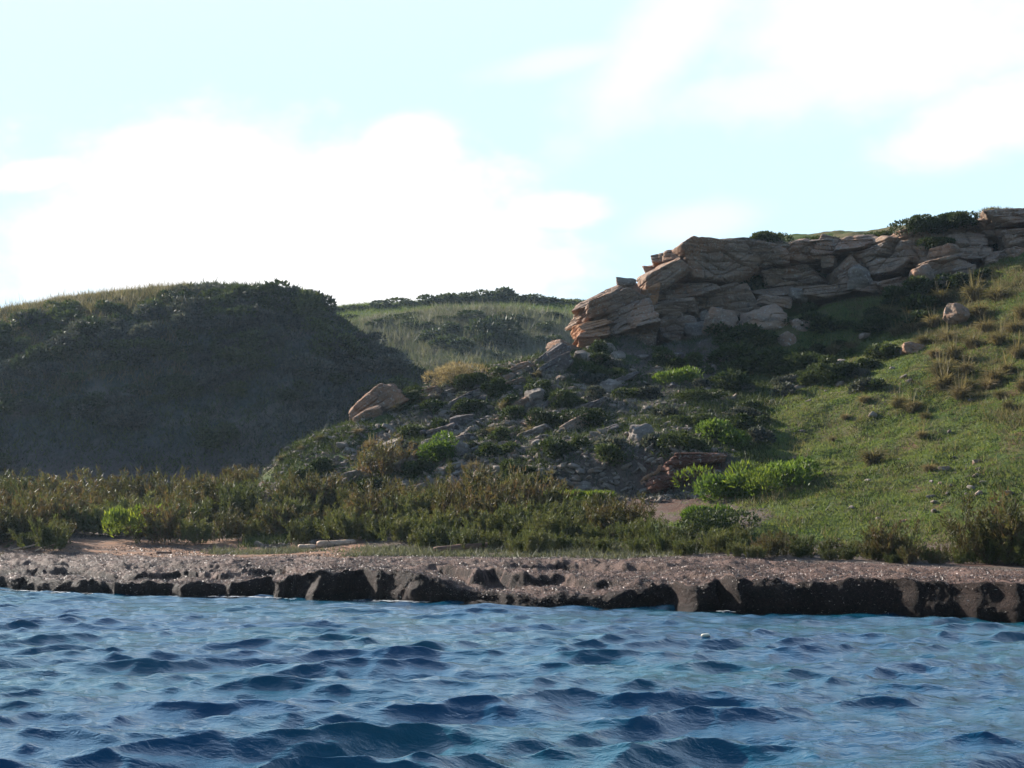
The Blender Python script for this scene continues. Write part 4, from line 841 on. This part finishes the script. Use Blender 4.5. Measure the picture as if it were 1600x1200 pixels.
for i, b in enumerate(BU):
    px, py, w, h, mt, lb = b
    if mt == 'euph': o = bush(px, py, w, h, mt, lb, n=(900 if 'in the thicket' in lb else 2600), ls=.20, lw=.05, seed=i, up=1.2)
    elif mt == 'bright': o = bush(px, py, w, h, mt, lb, n=3000, ls=.18, lw=.07, seed=i, up=.8)
    elif mt == 'straw': o = bush(px, py, w, h, mt, lb, name='grassy_mound', cat='grass mound', n=4500, ls=.26, lw=.03, seed=i, up=.9)
    elif 'skyline' in lb or 'caprock' in lb or 'cliff top' in lb: o = bush(px, py, w * 1.15, h * .95, mt, lb, n=4200, seed=i, lobes=7, spr=.15, ls=.15, lw=.09)
    else: o = bush(px, py, w, h, mt, lb, n=3600, seed=i)
    if 'in the thicket' in lb: xx = (px - 800) / F * 61.6; o.location = (xx, 61.6, float(bil(xx, 61.6)) + .35); o.scale = (1, 1, 1.15)
    if lb.endswith('caprock') and py < 400 or 'skyline' in lb or 'cliff top' in lb:
        Yc = {True: 82.5, False: 79.5}[px < 1300]; x, y, z = P(px, py, Yc); o.location = (x, y + .2, z - (.6 if px < 1300 else .15) * h * pxm(y) - .1)

# many small dark heath cushions between the rocks
MH = [mound(1100 + k, .8, .6, 900, M['mastic' if k % 3 else 'brush'], .13, .06, 3, 'heath_cushion') for k in range(6)]
for (px, py) in in_px(52, scree_pt, 44) + in_px(30, cliff_pt, 45) + in_px(14, lambda r: (r.uniform(1000, 1200), r.uniform(600, 700)), 46):
    p = march(px, py); put(random.choice(MH), 'heath_cushion', p + Vector((0, 0, -.05)), random.uniform(.6, 1.7), f"{random.choice(['dark green', 'dusky', 'brownish'])} heath cushion {'high' if py < 620 else 'midway' if py < 690 else 'low'} on the headland, {near(px, [(500, 'at its left end'), (600, 'below the big ridge slab'), (720, 'near the standing grey boulder'), (840, 'near the blocky grey boulder'), (960, 'left of the egg shaped boulder'), (1100, 'under the cliff shadow'), (1300, 'in the cliff shadow')], 50)}", 'heath', 'heath cushions on the headland', random.uniform(.7, 1.1), .2)

for (px, py) in in_px(46, lambda r: (lambda a, b: (a, b) if np.interp(a, [1130, 1300, 1450, 1570], [520, 470, 440, 395]) < b < np.interp(a, [1130, 1390, 1450, 1570], [620, 560, 490, 425]) else None)(r.uniform(1130, 1560), r.uniform(390, 620)), 48):
    p = march(px, py); put(random.choice(MH[1:3] + MH[4:]), 'heath_cushion', p + Vector((0, 0, -.06)), random.uniform(1.0, 2.6), f"{random.choice(['dark green', 'dusky', 'low dark'])} bush {'close under' if py < 500 else 'well below'} the cliff, {near(px, [(1180, 'behind the largest boulder'), (1260, 'right of the hollowed boulder'), (1350, 'around the lone grey boulder'), (1430, 'under the right part of the cliff'), (1530, 'near the right edge')], 50)}", 'heath', 'dark bushes in the cliff shadow', random.uniform(.6, .9), .15)

# straw tussocks on the upper right slope
TU = [tussock(900 + k, 1.0, 420, M['straw'], .6, 6 + 3 * k, .028) for k in range(4)]
TP = [(1385, 500, 34), (1420, 515, 26), (1400, 525, 22), (1470, 478, 34), (1522, 470, 34), (1560, 470, 34), (1425, 520, 32), (1458, 512, 28), (1443, 540, 24),
      (1405, 638, 26), (1425, 645, 30), (1365, 726, 40), (1452, 738, 22), (1500, 625, 34), (1512, 612, 30), (1475, 610, 40), (1470, 590, 38), (1445, 655, 18), (1555, 600, 36), (1545, 610, 26), (1575, 585, 30), (1565, 625, 22), (1590, 560, 30), (1350, 628, 18),
      (1440, 686, 18), (1345, 610, 18), (1520, 545, 30), (1540, 520, 32), (1490, 560, 30), (1510, 585, 26), (1600, 500, 36), (1560, 540, 30), (1585, 520, 30), (1460, 560, 24), (1575, 640, 18), (1302, 555, 24), (1330, 545, 18), (1505, 500, 30),
      (1530, 495, 28), (1480, 535, 26), (1640, 520, 40), (1620, 580, 30), (1600, 610, 26), (770, 680, 18), (740, 735, 18), (795, 705, 14), (830, 680, 20), (790, 640, 20), (560, 680, 16), (620, 645, 18), (655, 630, 18), (680, 625, 14),
      (580, 700, 18), (500, 690, 14), (470, 705, 12), (440, 720, 14), (780, 780, 16), (840, 590, 14), (1320, 655, 14), (1300, 690, 12)]
for (px, py, h) in TP:
    p = march(px, py); s = h * pxm(p.y) * 1.0
    if px > 1290: lb, g = f"{'big' if h > 33 else 'small' if h < 25 else 'middling'} straw grass tussock on the {'upper' if py < 500 else 'middle' if py < 590 else 'lower'} right slope, {near(px, [(1400, 'beside the cliff shadow'), (1470, 'left of the thickest tussocks'), (1530, 'among the thickest tussocks'), (1600, 'at the right edge')], 50)}", 'straw tussocks on the right hand slope'
    else: lb, g = 'small dry tussock of brown grass on the rocky headland', 'dry tussocks on the headland'
    if (px, py) == (1365, 726): lb, g = 'large brown tussock standing alone in the middle of the grass slope', None
    if (px, py) == (1452, 738): lb, g = 'small round brown tussock beside the bare red patch', None
    if (px, py) == (1385, 500): lb, g = 'pale tussock catching sun inside the cliff shadow', None
    put(rr.choice(TU), 'grass_tussock', p + Vector((0, 0, -.03)), s, lb, 'tussock', g, rr.uniform(.85, 1.1), .1)
# rounded bushes on the dark hill
MB_ = [mound(1000 + k, 2.0, 1.3, 1500, M['mastic'], .26, .14, 8, 'rounded_bush') for k in range(4)]
MB2 = [mound(1010 + k, 2.0, 1.2, 1500, M['brush'], .26, .10, 8, 'rounded_bush') for k in range(4)]
HL = 'rounded evergreen bush on the shaded face of the dark left hill'
def hill_pt(r):
    px = r.uniform(-60, 640); top = np.interp(px, [-60, 0, 130, 290, 480, 500, 560, 660], [500, 492, 465, 453, 455, 485, 525, 590])
    py = top + abs(r.gauss(0, 1)) * 75 + (8 if px > 300 else 26)
    return (px, py) if py < 740 else None
for (px, py) in in_px(190, hill_pt, 8):
    p = march(px, py, 'A'); br = random.random() < .45
    put(random.choice(MB2 if br else MB_), 'rounded_bush', p + Vector((0, 0, -.2)), random.uniform(.6, 1.75), f"{random.choice(['broad', 'small', 'round'])} {'dry brown' if br else 'evergreen'} bush, {'upper' if py < 540 else 'middle' if py < 620 else 'lower'} dark hill face, {near(px, [(0, 'at the left edge'), (120, 'below the pale tufts'), (260, 'under the middle of the crest'), (400, 'under the sunlit crest bushes'), (520, 'on the right shoulder'), (610, 'near the headland ridge')], 50)}", 'bush', 'bushes covering the dark left hill', random.uniform(.7, 1.1), .2)
for (px, py, w, h, lb) in [(105, 505, 60, 34, 'domed green bush near the left top of the dark hill'), (100, 488, 40, 24, 'green bush behind the dome near the left top of the dark hill'), (265, 500, 40, 30, 'dark round bush in the pale tufts of the hill'), (280, 475, 44, 26, 'dark bush below the crest of the dark hill'),
                      (298, 452, 18, 9, 'little round bush on the crest of the dark hill'), (127, 465, 24, 8, 'flat little bush on the skyline at the left of the dark hill'), (370, 470, 70, 30, 'sunlit green bush on the crest, left of three'), (430, 468, 60, 34, 'sunlit green bush on the crest, middle of three'), (478, 478, 50, 40, 'dark bush on the right corner of the hill crest'), (415, 452, 24, 8, 'little bush on the skyline over the three sunlit bushes')]:
    p = march(px, py, 'A'); s = w * pxm(p.y) / 2.0
    o = put(random.choice(MB_), 'rounded_bush', p + Vector((0, .5, -.2)), s, lb, 'bush', None, h / w * 1.5, .05)
# far hill bushes
for (px, py, w, h, lb) in [(520, 487, 40, 10, None), (560, 484, 50, 12, None), (600, 482, 44, 12, None), (640, 478, 50, 14, None), (690, 476, 50, 22, 'dark round bush at the left end of the far skyline hedge'), (715, 474, 50, 20, None), (745, 474, 50, 16, None),
                      (780, 472, 56, 26, 'pointed bush forming the peak of the far skyline'), (805, 474, 50, 16, None), (835, 474, 56, 14, None), (870, 475, 56, 12, None), (900, 476, 50, 10, None), (765, 528, 60, 36, 'large dark bush in the middle of the far hill face'), (785, 545, 60, 40, 'second dark bush below the large one on the far hill face'),
                      (740, 500, 60, 16, None), (780, 498, 40, 14, None), (700, 520, 40, 20, None), (680, 535, 50, 24, None), (710, 545, 60, 26, None), (820, 505, 40, 20, None), (860, 500, 44, 14, None), (770, 560, 30, 16, None), (860, 540, 36, 20, None), (620, 505, 50, 18, None), (655, 515, 40, 16, None),
                      (600, 510, 40, 16, None), (840, 520, 40, 18, None), (730, 555, 30, 16, None), (850, 512, 30, 14, None), (700, 500, 40, 10, None), (650, 496, 40, 10, None), (550, 498, 30, 10, None)]:
    p = march(px, py, 'B'); s = w * pxm(p.y) / 2.0
    put(random.choice(MB_), 'rounded_bush', p + Vector((0, .3, -.2)), s, lb or f"{'broad' if w > 45 else 'small'} dark bush on the far hill {'skyline' if py < 492 else 'rim' if py < 515 else 'face'}, {near(px, [(540, 'at its left end'), (620, 'left of the hedge'), (700, 'at the start of the hedge'), (770, 'around the pointed peak'), (840, 'right of the peak'), (900, 'beside the orange outcrop')], 9)}", 'bush', None if lb else 'evergreen bushes on the far hill', h / w * 1.5, .05)

# ------------------------------------------------------------------ ground cover (nobody could count it)
def clumps(name, pts, nb, hlo, hhi, wd, mat, label, seed, spread=.5, leany=.7, cat='ground cover', grad=None):
    r = np.random.default_rng(seed); n = len(pts); pts = np.repeat(pts, nb, 0); sc = np.repeat(np.exp(r.normal(0, .35, n)), nb)
    k = len(pts); off = r.normal(0, 1, (k, 3)) * spread * sc[:, None]; off[:, 2] = 0
    D = unit(np.stack([r.normal(0, leany, k), r.normal(0, leany, k), np.ones(k)], -1)) * (r.uniform(hlo, hhi, k) * sc)[:, None]
    Pb = pts + off
    if grad is not None: Pb[:, 2] = grad(Pb[:, 0], Pb[:, 1]) - .01
    o = blades(Pb, D, perp(D, r) * wd * r.uniform(.6, 1.4, (k, 1)), r, name, mat); return tag(o, label, cat, kind='stuff')
r = np.random.default_rng(77)
def cand(n, y0, y1, p0, p1, f): 
    # uniform over the real ground area
    y = r.uniform(y0, y1, n * 2); keep = r.random(n * 2) < y / y1; y = y[keep][:n]; x = (r.uniform(p0, p1, len(y)) - 800) / F * y; z = f(x, y); return x, y, z
x, y, z = cand(60000, 41, 82, 1000, 1660, bil); px_, py_ = proj(x, y, z); g_, s_, r_, n_ = cover(x, y, z)
k = (g_ > .35) & (r.random(len(x)) < g_ * (1 - .6 * r_)) & (x * 0 + px_ > 1050) & (y > np.interp(px_, [1000, 1600], [45, 40]))
clumps('grass', np.stack([x, y, z], -1)[k], 6, .04, .13, .035, M['grass'], 'short grazed green grass covering the right hand slope', 1, .14, .9, 'grass', bil)
x, y, z = cand(30000, 41, 82, 1150, 1680, bil); px_, py_ = proj(x, y, z); nn_ = fbm(x * .35, y * .35, 0, 211, 4)
k = r.random(len(x)) < .04 + .5 * sst(px_ - (py_ - 520) * 1.2, 1330, 1480) * sst(nn_, -.2, .2)
clumps('dry_grass', np.stack([x, y, z], -1)[k], 16, .10, .30, .022, M['straw'], 'silvery brown dry grass on the upper part of the right hand slope', 21, .12, .6, 'dry grass', bil)
k = r.random(len(x)) < .22 * sst(nn_, .0, .3) + .03
clumps('slope_herbs', np.stack([x, y, z], -1)[k], 14, .06, .20, .04, M['mastic'], 'dark green herbs among the short grass of the right hand slope', 22, .13, .9, 'herbs', bil)
x, y, z = cand(26000, 56, 80, 390, 1200, bil); px_, py_ = proj(x, y, z); nn_ = fbm(x * .45, y * .45, 0, 161, 3) + .4 * fbm(x * 1.4, y * 1.4, 0, 165, 2)
k = (r.random(len(x)) < .08 + .8 * sst(nn_, -.02, .2)) & (y > 59)
k &= r.random(len(x)) > .6 * np.exp(-((px_ - 790) / 100) ** 2 - ((py_ - 640) / 60) ** 2)
clumps('herbs', np.stack([x, y, z], -1)[k], 14, .10, .28, .05, M['mastic'], 'low green herbs and heath growing between the scree stones', 2, .16, .8, 'herbs', bil)
k2 = (r.random(len(x)) < .05 + .5 * sst(-nn_, .0, .25))
clumps('dry_herbs', np.stack([x, y, z], -1)[k2][:2600], 14, .10, .26, .03, M['brush'], 'dry brown herbs between the scree stones', 3, .14, .8, 'herbs', bil)
k3 = (py_ < np.interp(px_, [400, 450, 545, 600, 700, 800], [736, 700, 659, 624, 586, 575])) & (px_ < 620) & (r.random(len(x)) < .7)
clumps('ridge_grass', np.stack([x, y, z], -1)[k3], 14, .12, .34, .04, M['grass'], 'long sunlit green grass along the headland ridge', 4, .14, .6, 'grass', bil)
# brush of the dark hill and the far hill
fA = lambda a, b: bil(a, b, AZ, AXs, AYs); fB = lambda a, b: bil(a, b, BZ, BXs, BYs)
x, y, z = cand(19000, 110, 156, -330, 760, fA); nn_ = fbm(x * .12, y * .12, 0, 171, 3); k = (z > 7) & (r.random(len(x)) < .35 + .6 * nn_)
clumps('brush', np.stack([x, y, z], -1)[k], 18, .18, .5, .12, M['brush'], 'dry heath and brush covering the dark left hill', 5, .35, .7, 'brush', fA)
k = (z > 8) & (r.random(len(x)) < .25 - .5 * nn_)
clumps('green_brush', np.stack([x, y, z], -1)[k], 18, .2, .5, .14, M['mastic'], 'evergreen heath covering the dark left hill', 6, .4, .7, 'brush', fA)
px_, py_ = proj(x, y, z); k = (y > 128) & (px_ < 300) & (r.random(len(x)) < .55)
clumps('pale_tufts', np.stack([x, y, z], -1)[k], 16, .3, .85, .06, M['straw'], 'pale dry tufts catching light near the top of the dark hill', 7, .25, .5, 'dry grass', fA)
x, y, z = cand(12000, 160, 240, 480, 960, fB); nn_ = fbm(x * .1, y * .1, 0, 181, 3); k = (y < 203) & (r.random(len(x)) < .9)
clumps('far_brush', np.stack([x, y, z], -1)[k], 14, .4, 1.2, .13, M['farbush'], 'grey brown brush on the face of the far hill', 8, .5, .5, 'brush', fB)
k = (y > 198) & (r.random(len(x)) < .5 + .5 * nn_)
clumps('far_grass', np.stack([x, y, z], -1)[k], 14, .2, .6, .12, M['grass'], 'green grass on the flat top of the far hill', 9, .6, .8, 'grass', fB)
# dune plants at the back of the beach
x, y, z = cand(26000, 42, 62, 250, 1150, bil); px_, py_ = proj(x, y, z); ds = y - shore(x); nn_ = fbm(x * .7, y * .9, 0, 191, 3)
k = (ds > 9.4 + 2.4 * (px_ < 540)) & (ds < 14.5) & (r.random(len(x)) < .4 * sst(nn_, -.1, .3) + .12 * sst(px_, 560, 700)) & (px_ > 330)
clumps('dune_plants', np.stack([x, y, z], -1)[k], 16, .08, .24, .035, M['silver'], 'silvery green low dune plants at the back of the beach', 10, .16, .9, 'dune plants', bil)

# ------------------------------------------------------------------ litter, driftwood, flotsam
def bank_z(x, y):
    j = int(np.clip(np.searchsorted(bx, x), 1, len(bx) - 1)); d = y - shore(x); i = int(np.clip(np.searchsorted(SD[:, j], d), 1, len(SD) - 1)); return BV[i, j, 2]
n = 150000; x = r.uniform(-24, 20, n); j = np.clip(np.searchsorted(bx, x), 1, len(bx) - 1)
i = np.where(r.random(n) < .10, r.integers(26, NF, n), NF + (r.random(n) ** 1.2 * (len(SD) - NF - 12)).astype(int)); pz = BV[i, j]; d = SD[i, j]
k = (pz[:, 2] > .03); Pb = pz[k] + r.normal(0, .022, (k.sum(), 3)) + np.array([0, 0, .012])
D = unit(r.normal(0, 1, Pb.shape) * np.array([1, 1, .55])) * r.uniform(.025, .075, (len(Pb), 1))
m, t, out = newmat('dry seagrass leaves'); rn = attr(t, 'rnd')
c = mixc(t, smooth(t, rn, .1, .75), (.035, .020, .015), (.12, .08, .06)); c = mixc(t, smooth(t, rn, .80, 1.0), c, (.45, .35, .28))
princ(t, out, c, .48, None, .35); M['litter'] = m
lt = leaves(Pb, D, perp(D, r) * r.uniform(.008, .022, (len(Pb), 1)), r, 'seaweed_litter', M['litter']); tag(lt, 'bleached loose seagrass leaves littering the top of the bank', 'seaweed', kind='stuff')
def log_mesh(name, pts, rad, mat, seed):
    pts = np.array(pts, float); n = len(pts); ns = 14; V = []; T = np.gradient(pts, axis=0); T = unit(T)
    for i in range(n):
        a = unit(np.cross(T[i], [0, 0, 1.0])); b = np.cross(a, T[i])
        for q in range(ns):
            th = q / ns * 2 * math.pi; rr_ = rad[i] * (1 + .14 * vn(math.cos(th) * 2 + seed, math.sin(th) * 2, i * .3) + .05 * vn(q * 1.7, i * .8, seed)); V.append(pts[i] + (a * math.cos(th) + b * math.sin(th)) * rr_)
    V += [pts[0], pts[-1]]; Fc = []
    for i in range(n - 1):
        for q in range(ns): Fc.append([i * ns + q, i * ns + (q + 1) % ns, (i + 1) * ns + (q + 1) % ns, (i + 1) * ns + q])
    o4 = n * ns
    for q in range(0, ns, 2): Fc.append([o4, (q + 2) % ns, (q + 1) % ns, q]); b_ = (n - 1) * ns; Fc.append([o4 + 1, b_ + q, b_ + (q + 1) % ns, b_ + (q + 2) % ns])
    return mesh_np(name, np.array(V), np.array(Fc), mat, True)
def woodmat(name, c1, c2):
    m, t, out = newmat(name); ps = pos(t); mp = t.nodes.new('ShaderNodeVectorMath'); mp.operation = 'MULTIPLY'; t.links.new(ps, mp.inputs[0]); mp.inputs[1].default_value = (2, 14, 14)
    f = noise(t, 1.6, 6, .65, mp.outputs[0]); princ(t, out, mixc(t, smooth(t, f, .35, .65), c1, c2), .85, bumpn(t, f, .8, .03), .2); return m
M['wood_pale'] = woodmat('bleached driftwood', (.55, .40, .29), (.34, .23, .16)); M['wood_brown'] = woodmat('brown driftwood', (.20, .11, .075), (.11, .062, .045))
def lay(px0, px1, py, Y, zoff): 
    x0, x1 = (px0 - 800) / F * Y, (px1 - 800) / F * Y; xs = np.linspace(x0, x1, 12); return np.stack([xs, Y + 0 * xs, np.full(12, P(0, py, Y)[2] + zoff)], -1)
def gz_(x, y): return max(float(bil(x, y)), float(bank_z(x, y)) if y - shore(x) < 9.5 else -9)
# pale log in two pieces
def log(px0, px1, Y, rad, mat, name, label, lift=0.0, bend=0.0, seed=1, dy=0.0):
    xs = np.linspace((px0 - 800) / F * Y, (px1 - 800) / F * Y, 14); u = np.linspace(0, 1, 14); ys = Y + dy * u + bend * np.sin(u * 3.1)
    zs = np.array([gz_(a, b) for a, b in zip(xs, ys)]); zs = np.linspace(zs[0], zs[-1], 14) * .5 + zs.mean() * .5 + rad * .7 + lift * u
    rd = rad * (1 - .12 * u + .10 * np.sin(u * 9 + seed)); rd[0] *= .7; rd[-1] *= .6
    o = log_mesh(name, np.stack([xs, ys, zs], -1), rd, mat, seed); return tag(o, label, 'driftwood')
lp = log(497, 558, 56.0, .135, M['wood_pale'], 'driftwood_log', 'longer pale bleached driftwood log lying on the sand', 0, .1, 1)
log(468, 497, 56.0, .12, M['wood_pale'], 'driftwood_log', 'short pale driftwood piece touching the left end of the pale log', 0, .05, 2)
log(678, 769, 49.3, .12, M['wood_brown'], 'driftwood_log', 'long straight brown driftwood log on top of the seaweed bank', .12, .0, 3)
log(20, 60, 58.4, .035, M['wood_pale'], 'driftwood_branch', 'thin pale driftwood branch on the sand at far left', .22, .3, 4); log(60, 96, 58.2, .03, M['wood_pale'], 'driftwood_branch', 'forked end branch lying right of the thin pale one', .3, -.3, 5)
log(248, 272, 56, .05, M['wood_brown'], 'driftwood_branch', 'short dark stick on the orange sand', 0, .1, 6); log(1180, 1215, 42.6, .03, M['wood_pale'], 'driftwood_branch', 'pale stick lying on the bank below the low dark green bush', .03, .1, 7)
log(1268, 1288, 42.0, .03, M['wood_pale'], 'driftwood_branch', 'short pale stick on the bank at the foot of the grass slope', .02, .1, 8)
fx, fy = zat0(1103, 998); X, Fc = rock_verts(.17, .06, .12, 950, 6, 0, .8, 8, False)
m, t, out = newmat('pale foam'); princ(t, out, (.62, .55, .42), .6, None, .3)
fl = mesh_np('foam_fragment', X, Fc, m, True); fl.location = (fx, fy, .06); tag(fl, 'pale cream foam fragment floating on the water off the dark bank', 'flotsam')

x, y, z = cand(30000, 46, 66, -60, 640, bil); ds = y - shore(x); k = (ds > 9) & (ds < 15.5) & (fbm(x * .8, y * .8, 0, 231, 3) > .02)
Pb = np.stack([x, y, z + .01], -1)[k]; D = unit(r.normal(0, 1, Pb.shape) * np.array([1, 1, .4])) * r.uniform(.04, .11, (len(Pb), 1))
lt = leaves(Pb, D, perp(D, r) * .03, r, 'sand_litter', M['litter']); tag(lt, 'brown plant debris strewn over the orange sand', 'debris', kind='stuff')
# foam where the ripples meet the bank
n = 5200; x = r.uniform(-24, 14, n); fpx = px_of(x); w_ = .0 + .9 * np.exp(-((fpx - 400) / 40) ** 2) + .8 * np.exp(-((fpx - 620) / 30) ** 2) + .5 * np.exp(-((fpx - 60) / 60) ** 2) + .4 * np.exp(-((fpx - 270) / 12) ** 2) + .4 * np.exp(-((fpx - 1120) / 14) ** 2)
k = r.random(n) < w_ * (.4 + .6 * (vn(x * 3, 0 * x, 0, 221) > -.1)); x = x[k]; y = shore(x) - np.abs(r.normal(0, .16, len(x))) - .05; n = len(x)
a = r.uniform(0, 6.28, n)[:, None] + np.arange(6)[None] * 1.047; rad = r.uniform(.015, .07, (n, 1)) * r.uniform(.6, 1.2, (n, 6))
V = np.stack([x[:, None] + np.cos(a) * rad * 1.6, y[:, None] + np.sin(a) * rad, .055 + r.uniform(0, .03, (n, 1)) + 0 * a], -1).reshape(-1, 3)
V2 = np.arange(6 * n).reshape(-1, 6); m, t, out = newmat('sea foam'); princ(t, out, (.7, .72, .74), .6, None, .3)
fo = mesh_np('foam', V, np.concatenate([V2[:, [0, 1, 2, 3]], V2[:, [0, 3, 4, 5]]]), m, False); tag(fo, 'thin white foam lapping at the foot of the seaweed bank', 'foam', kind='stuff')

# ------------------------------------------------------------------ air
HAZE = 0.00013
if HAZE:
    m, t, out = newmat('thin sea air'); pv = t.nodes.new('ShaderNodeVolumePrincipled'); pv.inputs['Color'].default_value = (.62, .80, 1.0, 1); pv.inputs['Density'].default_value = HAZE
    pv.inputs['Anisotropy'].default_value = .3; t.links.new(pv.outputs[0], out.inputs['Volume'])
    a, b = np.array([-6100, -600, -3.0]), np.array([6100, 6200, 58.0])
    V = np.array([[x, y, z] for x in (a[0], b[0]) for y in (a[1], b[1]) for z in (a[2], b[2])]); Fq = np.array([[0, 1, 3, 2], [4, 6, 7, 5], [0, 4, 5, 1], [2, 3, 7, 6], [0, 2, 6, 4], [1, 5, 7, 3]])
    hz_o = mesh_np('haze', V, Fq, m, False); tag(hz_o, kind='stuff')
